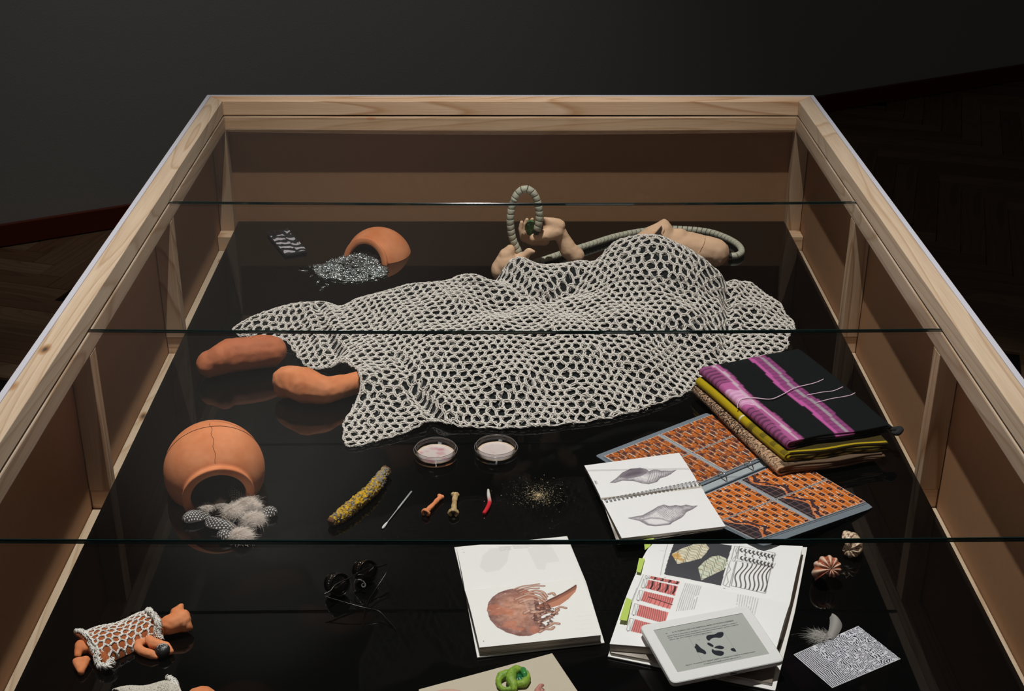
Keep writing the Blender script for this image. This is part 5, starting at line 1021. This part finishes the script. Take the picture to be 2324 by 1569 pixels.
# ---------------------------------------------------------------- sea shells
def sea_shell(c, axis, R, turns, ribs, ribamp, colfn, label, knob=0, zk=.55, seed=0):
    ax = Vector(axis).normalized(); M = Matrix.Translation(c) @ ax.to_track_quat('Z', 'Y').to_matrix().to_4x4(); nu, nv = 220, 26; V_, C_ = [], []; k = math.log(3.1)/(2*math.pi)
    for i in range(nu):
        t = i/(nu-1); ph = turns*2*math.pi*t; s = math.exp(k*(ph-turns*2*math.pi)); 
        for j in range(nv):
            a = j/nv*2*math.pi; rib = 1+ribamp*math.sin(ph*ribs)*(1 if math.cos(a) > -.3 else .3)+knob*max(0, math.sin(ph*ribs))**3*math.exp(-((a-1.0)/.4)**2)
            rt_ = .60*R*s*rib; rc_ = .44*R*s; p = Vector(((rc_+rt_*math.cos(a))*math.cos(ph+seed), (rc_+rt_*math.cos(a))*math.sin(ph+seed), -R*zk*s*1.5+rt_*1.25*math.sin(a)+R*zk*.6))
            q = M @ p; V_.append(q); C_.append(colfn(ph, a, t, q))
    f = [(i*nv+j, i*nv+(j+1) % nv, (i+1)*nv+(j+1) % nv, (i+1)*nv+j) for i in range(nu-1) for j in range(nv)]; f += [tuple(range(nv))[::-1], tuple((nu-1)*nv+j for j in range(nv))]
    V_ = np.array([tuple(q) for q in V_]); V_[:, 2] -= V_[:, 2].min()-.0006
    o = mk('sea_shell', V_, f, mat('shell_surface', (220, 190, 160), .35, attr=True, spec=.5, bump=(300, .4, .001)), None, loc=(c[0], c[1], 0), smooth=True, col=np.array(C_)); return tag(o, label, 'shell')
def colA(ph, a, t, q):
    g = math.sin(ph*11); n_ = noise.noise(Vector(q)*260); return lin((226, 190, 166)) if g > .25+n_*.5 else (lin((176, 96, 66)) if g > -.6 or n_ > 0 else lin((120, 52, 36)))
def colB(ph, a, t, q):
    n_ = noise.noise(Vector(q)*150)+.6*noise.noise(Vector(q)*420); return lin((104, 58, 40)) if (.16 < n_ < .40) or n_ < -.62 else lin((222, 198, 170))
sea_shell(P(1884, 1306, .020), (-.15, -.70, .55), .0335, 3.0, 11, .10, colA, 'rust and white ribbed spiral shell, nearer of the two shells', zk=.30, seed=-2.4)
sea_shell(P(1929, 1243, .020), (-.40, -.75, .25), .0300, 2.7, 9, .04, colB, 'cream shell with brown marks and small knobs, farther of the two', knob=.28, zk=.36, seed=-2.2)
# ---------------------------------------------------------------- goggle glasses
gl = thing('goggle_glasses', P(800, 1330), 'black wire glasses with round cup lenses folded open on the black glass', 'glasses')
BM_ = mat('black_metal', (44, 42, 39), .25, metal=.85); LENS = mat('dark_lens', (8, 8, 10), .03, spec=.9); K2 = 6.275
zg = lambda x, y, z: P(680+x/K2, 1230+y/K2, z)
bar = spline([zg(340, 752, .030), zg(440, 700, .032), (zg(520, 610, .036)), zg(740, 500, .038), zg(860, 430, .038), zg(1050, 345, .036), zg(1130, 355, .033), zg(1245, 315, .031)], 60); v, f = tube_vf(bar, .0014, 8); mk('brow_bar', v, f, BM_, gl, smooth=True)
ext = (zg(1050, 345, .036)-zg(520, 610, .036)).normalized(); fwd = Vector((ext.y, -ext.x, 0)); 
for (x, y) in ((560, 610), (960, 420)):
    c = zg(x, y, .024); M = frame(c, ext, z=None); Ml = Matrix.Translation(c) @ (fwd+Vector((0, 0, .35))).to_track_quat('Z', 'Y').to_matrix().to_4x4()
    v, f = lathe_vf([(.0195, 0), (.0205, .002), (.0205, .004), (.0195, .005), (.0185, .0035), (.0185, .001)], 40, closed=True); lrm = mk('lens_rim', xform(v, Ml), f, BM_, gl, smooth=True)
    v, f = lathe_vf([(0, .0048), (.010, .0040), (.0187, .0022), (.0187, .001), (0, .0024)], 40); mk('lens', xform(v, Ml), f, LENS, lrm, smooth=True)
    v, f = lathe_vf([(.0195, 0), (.0193, -.006), (.0165, -.022), (.0155, -.022), (.018, -.006), (.0185, 0)], 40); o = mk('side_cup', xform(v, Ml), f, mat('black_mesh', (16, 15, 14), .25, metal=.5), gl, smooth=True)
    for zz, rr in ((-.008, .0193), (-.0215, .0168)): v, f = tube_vf([Ml @ Vector((rr*math.cos(a), rr*math.sin(a), zz)) for a in np.linspace(0, 6.2832, 40, endpoint=False)], .0006, 6, closed=True); mk('ring', v, f, BM_, o, smooth=True)
    for a in np.linspace(0, 6.2832, 26, endpoint=False): v, f = lathe_vf([(0, .001), (.0007, .0005), (.0008, 0)], 8); mk('rivet', xform(v, Ml @ Matrix.Translation((.0192*math.cos(a), .0192*math.sin(a), -.003)) @ Matrix.Rotation(a, 4, 'Z') @ Matrix.Rotation(math.pi/2, 4, 'Y')), f, METAL, o, smooth=True)
for pts_ in ([zg(1245, 340, .030), zg(1235, 440, .027), zg(1100, 650, .016), zg(975, 845, .010), zg(920, 1000, .006), zg(895, 1110, .003), zg(905, 1195, .0015)], [zg(345, 765, .029), zg(400, 790, .027), zg(700, 880, .022), zg(945, 945, .017), zg(1125, 988, .012), zg(1230, 1090, .007), zg(1330, 1200, .003), zg(1375, 1265, .0015)]):
    v, f = tube_vf(spline(pts_, 50), .0009, 8); mk('temple', v, f, BM_, gl, smooth=True)
v, f = tube_vf(spline([zg(790, 710, .006), zg(780, 640, .014), zg(790, 570, .022), zg(830, 540, .026), zg(890, 555, .024), zg(930, 600, .018), zg(930, 640, .014), zg(900, 645, .013), zg(885, 615, .016), zg(905, 595, .019)], 60), .0014, 10); mk('nose_curl', v, f, mat('clear_curl', (150, 152, 156), .08, spec=1, metal=.55), gl, smooth=True)
v, f = tube_vf(spline([zg(750, 540, .030), zg(760, 510, .033), zg(850, 470, .035), zg(885, 480, .034), zg(895, 530, .028)], 30), .0009, 8); mk('bridge', v, f, BM_, gl, smooth=True)
# ---------------------------------------------------------------- clay bear figures in knitted coats
BROWNK = mat('brown_knit', (188, 104, 56), .95, bump=(900, .8, .001), var=(300, (150, 78, 40), .3)); WHITEY = mat('white_yarn', (240, 236, 230), .95, sheen=.3, bump=(1500, .5, .0005))
K3 = 6.116; zb_ = lambda x, y, z: P(140+x/K3, 1340+y/K3, z)
br = thing('bear_figurine', zb_(900, 700, 0), 'small orange clay bear lying in a white net and brown knitted coat', 'figurine')
bhd = blob('head', chain([zb_(1400, 520, .016), zb_(1500, 480, .020), zb_(1640, 430, .022)], [.011, .017, .019])+chain([zb_(1640, 430, .022), zb_(1720, 490, .016), zb_(1775, 520, .012)], [.017, .011, .006])+chain([zb_(1600, 330, .028), zb_(1665, 215, .030)], [.012, .0045])+chain([zb_(1700, 350, .026), zb_(1755, 375, .022)], [.010, .004]), TERRA, br, voxel=.0015, smooth=4, bump=[(120, .001)])
p = zb_(1668, 240, .033); v, f = lathe_vf([(0, 0), (.0022, .0003), (.0026, 0)], 12); mk('ear_hollow', xform(v, Matrix.Translation(p) @ Vector((0, -.8, .6)).to_track_quat('Z', 'Y').to_matrix().to_4x4()), f, CRACK, bhd)
blob('arm', chain([zb_(1150, 715, .012), zb_(1070, 740, .012), zb_(1060, 800, .010), zb_(1110, 845, .009), zb_(1240, 890, .008), zb_(1320, 925, .006)], [.006, .0075, .0075, .0075, .008, .004]), TERRA, br, voxel=.0012, smooth=3, bump=[(150, .0006)])
blob('arm', chain([zb_(1215, 690, .014), zb_(1270, 740, .013), zb_(1360, 765, .011), zb_(1450, 780, .010), zb_(1510, 850, .008)], [.008, .0095, .009, .0075, .006]), TERRA, br, voxel=.0012, smooth=3, bump=[(150, .0006)])
blob('leg', chain([zb_(265, 770, .012), zb_(225, 900, .008)], [.010, .006])+chain([zb_(265, 770, .012), zb_(320, 815, .010)], [.010, .008]), TERRA, br, voxel=.0012, smooth=3, bump=[(150, .0008)])
blob('leg', chain([zb_(215, 1000, .011), zb_(340, 970, .010)], [.008, .007])+chain([zb_(215, 1000, .011), zb_(270, 1130, .007), zb_(340, 970, .010)], [.008, .006, .007]), TERRA, br, voxel=.0012, smooth=3, bump=[(150, .0008)])
def coat(par, quad, H, nm='coat', cell=.0135, dens=None, mat_net=WHITEY, mat_in=BROWNK, wires=3, thick=.0012):
    """a knitted sleeve over a flat lying body: lining + net of yarn; quad pixel corners top-right, bottom-right, bottom-left, top-left at table height"""
    q = [np.array(P(u, v, z))[:2] for u, v, z in quad]
    def S3(s, t): return (q[3]*(1-s)+q[0]*s)*(1-t)+(q[2]*(1-s)+q[1]*s)*t
    def hz(s, t): return np.maximum(.0015, H*np.sqrt(np.clip(1-(2*t-1)**2, 0, 1))*(.9+.1*np.sin(s*9)))
    n1_, n2_ = 60, 40; V_ = []
    for j in range(n2_+1):
        for i in range(n1_+1): s, t = i/n1_, j/n2_; p_ = S3(s, t); V_.append((p_[0], p_[1], float(hz(s, t))))
    f = [(j*(n1_+1)+i+n1_+1, j*(n1_+1)+i+n1_+2, j*(n1_+1)+i+1, j*(n1_+1)+i) for j in range(n2_) for i in range(n1_)]; N_ = len(V_); w = n1_+1
    V_ += [(x, y, .0006) for x, y, z in V_]; f += [tuple(N_+k_ for k_ in q_[::-1]) for q_ in f]
    for j in range(n2_): f += [(j*w, j*w+w, N_+j*w+w, N_+j*w), (j*w+n1_+w, j*w+n1_, N_+j*w+n1_, N_+j*w+n1_+w)]
    mk(nm+'_lining', V_, f, mat_in, par, smooth=True)
    Lx, Ly = np.linalg.norm(q[0]-q[3]), np.linalg.norm(q[2]-q[3])*1.25; nx_, ny_ = int(Lx/cell), max(3, int(Ly/(cell*.87))); mb = MB(); rs = random.Random(4); nodes = {}
    def nd(i, j):
        if (i, j) not in nodes: nodes[(i, j)] = (min(1, max(0, i/(2*nx_)+rs.gauss(0, .006))), min(1, max(0, j/(3*ny_)+rs.gauss(0, .006))))
        return nodes[(i, j)]
    ed = set()
    for j in range(ny_+1):
        for i in range(nx_+1):
            cx, cy = 2*i+(j % 2), 3*j; h6 = [(cx, cy+2), (cx+1, cy+1), (cx+1, cy-1), (cx, cy-2), (cx-1, cy-1), (cx-1, cy+1)]
            for a in range(6):
                u_, v_2 = h6[a], h6[(a+1) % 6]
                if all(-1 <= x <= 2*nx_+1 and -1 <= y <= 3*ny_+1 for x, y in (u_, v_2)): ed.add(tuple(sorted((u_, v_2))))
    for a, b in ed:
        (s0, t0), (s1, t1) = nd(*a), nd(*b)
        for k_ in range(wires):
            ph0 = rs.uniform(0, 6.28); path = []
            for g in np.linspace(-.08, 1.08, 6):
                s, t = s0+(s1-s0)*g+rs.gauss(0, .0035), t0+(t1-t0)*g+rs.gauss(0, .0035); s, t = min(1.01, max(-.01, s)), min(1, max(0, t)); p_ = S3(s, t); path.append((p_[0]+.0011*math.cos(ph0+g*4), p_[1], float(hz(s, t))+.0012+.0009*math.sin(ph0+g*4)))
            v, f = tube_vf(path, thick, 4); mb.add(v, f)
    o = mb.build(nm+'_net', mat_net, par, smooth=True); o['kind'] = 'stuff'
coat(br, [(338, 1398, .006), (368, 1452, .0), (234, 1514, .0), (186, 1446, .006)], .034)
def frill(pts_, r, par, n=26):
    path = spline(pts_, n); mb = MB(); rs = random.Random(len(pts_))
    for i, p_ in enumerate(path):
        for k_ in range(5):
            a = rs.uniform(0, 6.28); pa = [np.array(p_)+r*np.array([math.cos(a+g*2.2)*g, math.sin(a+g*2.2)*g*.7, .8*math.sin(g*3)+rs.uniform(-.2, .4)]) for g in np.linspace(.1, 1, 5)]; pa = [(x, y, max(.001, z)) for x, y, z in pa]; v, f = tube_vf(pa, .0008, 4); mb.add(v, f)
    o = mb.build('frill', WHITEY, par, smooth=True); o['kind'] = 'stuff'
blob('coat_corner', chain([zb_(235, 600, .016), zb_(330, 650, .018), zb_(400, 720, .018)], [.007, .008, .009]), BROWNK, br, voxel=.0012, smooth=2); frill([zb_(220, 590, .018), zb_(280, 590, .022), zb_(350, 640, .024), zb_(400, 700, .024)], .006, br)
blob('coat_corner', chain([zb_(450, 830, .014), zb_(560, 920, .014), zb_(620, 990, .012)], [.010, .009, .008]), BROWNK, br, voxel=.0012, smooth=2); frill([zb_(420, 760, .02), zb_(480, 880, .018), zb_(540, 1060, .010), zb_(640, 1080, .010), zb_(700, 1000, .012)], .008, br, 34)
blob('coat_corner', chain([zb_(1210, 310, .030), zb_(1270, 370, .030), zb_(1330, 440, .026), zb_(1350, 560, .018), zb_(1350, 650, .010)], [.006, .007, .009, .009, .008]), BROWNK, br, voxel=.0012, smooth=2); frill([zb_(1200, 290, .034), zb_(1250, 330, .036), zb_(1330, 430, .034), zb_(1340, 500, .030), zb_(1330, 620, .018), zb_(1370, 700, .010)], .007, br, 36)
bl_ = thing('yarn_ball', zb_(1400, 850, 0), 'tiny black and silver netted ball between the bear paws', 'ball'); c = zb_(1402, 838, .0115)
v, f = blob_vf([('e', c, (.0128, .0128, .0105))], .0012, 1); mk('core', v, f, mat('black_ball', (24, 24, 26), .5), bl_, smooth=True); mb = MB(); rs = random.Random(8)
for k_ in range(34):
    n_ = Vector((rs.gauss(0, 1), rs.gauss(0, 1), abs(rs.gauss(.3, .7)))).normalized(); t1 = n_.orthogonal().normalized(); t2 = n_.cross(t1); r_ = .0135*math.sin(.36); h_ = .0132*math.cos(.36)
    pa = [c+(n_*h_+t1*r_*math.cos(a)+t2*r_*math.sin(a))*Vector((1, 1, .85)).z for a in np.linspace(0, 6.2832, 9, endpoint=False)]; v, f = tube_vf(pa, .0004, 4, closed=True); mb.add(v, f)
o = mb.build('silver_net', mat('silver_thread', (190, 190, 190), .4, metal=.3), bl_, smooth=True); o['kind'] = 'stuff'
b2_ = thing('bear_figurine', P(350, 1640), 'second clay bear in a dense grey knitted coat, at the bottom edge', 'figurine')
coat(b2_, [(392, 1562, .0), (428, 1634, .0), (330, 1655, .0), (256, 1580, .0)], .034, cell=.0042, wires=2, thick=.0010, mat_in=mat('grey_knit', (150, 136, 124), .95, bump=(1200, .8, .001)), mat_net=mat('grey_yarn', (214, 206, 194), .95))
frill([P(384, 1541, .032), P(396, 1551, .03), P(400, 1564, .028), P(404, 1580, .024)], .006, b2_, 26); v, f = tube_vf(spline([P(398, 1563, .026), P(406, 1564, .026), P(412, 1575, .02)], 12), .0007, 5); mk('stray_thread', v, f, WHITEY, b2_, smooth=True)
blob('head', [('e', P(457, 1586, .016), (.024, .022, .017))]+chain([P(440, 1590, .014), P(415, 1595, .014)], [.014, .011]), TERRA, b2_, voxel=.0018, smooth=4, bump=[(120, .001)])
# ---------------------------------------------------------------- board with the green creature
bp_ = [(950, 1569.5), (1253, 1487), (1385, 1684), (1010, 1790)]; v, f = slab_vf([tuple(P(*q))[:2] for q in bp_[::-1]], .0008, .0038); o = bevel_me(mk('beige_board', v, f, mat('beige_card', (190, 178, 158), .6), None, loc=(P(1170, 1620).x, P(1170, 1620).y, 0)), .0004, 1); tag(o, 'beige board at the bottom edge carrying small creatures', 'board')
K4 = 5.668; zl = lambda x, y, z=.010: P(930+x/K4, 1460+y/K4, z)
lz = thing('green_creature', zl(1330, 500, .0038), 'small glossy green curled lizard figure on the beige board', 'figurine')
GRN = mat('lime_glaze', (150, 176, 62), .5, spec=.35, bump=(400, .5, .001), var=(90, (96, 140, 46), .22)); GRD = mat('deep_green_glaze', (34, 110, 62), .3, var=(140, (20, 80, 44), .3))
blob('tail', chain([zl(1245, 405), zl(1180, 425), zl(1140, 480, .009), zl(1150, 550, .009), zl(1200, 600, .008), zl(1270, 600, .008), zl(1330, 575, .009)], [.0085, .0078, .0052, .0042, .0040, .0045, .0055]), GRN, lz, voxel=.0009, smooth=3, bump=[(300, .0005)], zmin=.0040)
blob('body', chain([zl(1440, 350, .013), zl(1370, 340, .015), zl(1310, 390, .015), zl(1300, 470, .014), zl(1335, 540, .012), zl(1340, 590, .010)], [.0055, .0075, .0085, .0085, .0070, .0055])+chain([zl(1400, 530), zl(1470, 520), zl(1510, 460), zl(1490, 390)], [.006, .0070, .0065, .006]), GRN, lz, voxel=.0009, smooth=3, bump=[(300, .0005)], zmin=.0040)
blob('belly', [('e', zl(1415, 465, .009), (.010, .012, .006))], GRD, lz, voxel=.0009, smooth=2, bump=[(300, .0008)], zmin=.0040)
blob('head', chain([zl(1455, 350, .015), zl(1475, 395, .016), zl(1485, 440, .014)], [.0055, .0050, .0028])+chain([zl(1462, 345, .017), zl(1470, 325, .019)], [.002, .0008]), mat('teal_glaze', (62, 142, 66), .3, var=(200, (40, 110, 60), .3)), lz, voxel=.0007, smooth=2, zmin=.0040)
pk_ = mat('pink_clay', (206, 150, 138), .5, bump=(300, .5, .001), var=(120, (176, 112, 102), .3))
p = P(1223, 1572, .004); o = blob('pink_creature', chain([P(1224, 1590, .008), P(1220, 1570, .010), P(1226, 1558, .012), P(1231, 1556, .012)], [.007, .0055, .004, .003])+chain([P(1222, 1572, .009), P(1232, 1569, .009)], [.004, .003]), pk_, None, voxel=.0009, smooth=2, bump=[(300, .0008)], loc=p, zmin=.0040); tag(o, 'tiny pink curled clay piece right of the green lizard', 'figurine')
p = P(1020, 1600, .004); o = blob('pink_form', [('e', P(1018, 1590, .016), (.034, .022, .013))], mat('smooth_pink_clay', (206, 164, 150), .5), None, voxel=.002, smooth=4, loc=p, zmin=.0040); tag(o, 'smooth pink rounded clay form at the left of the beige board', 'figurine')
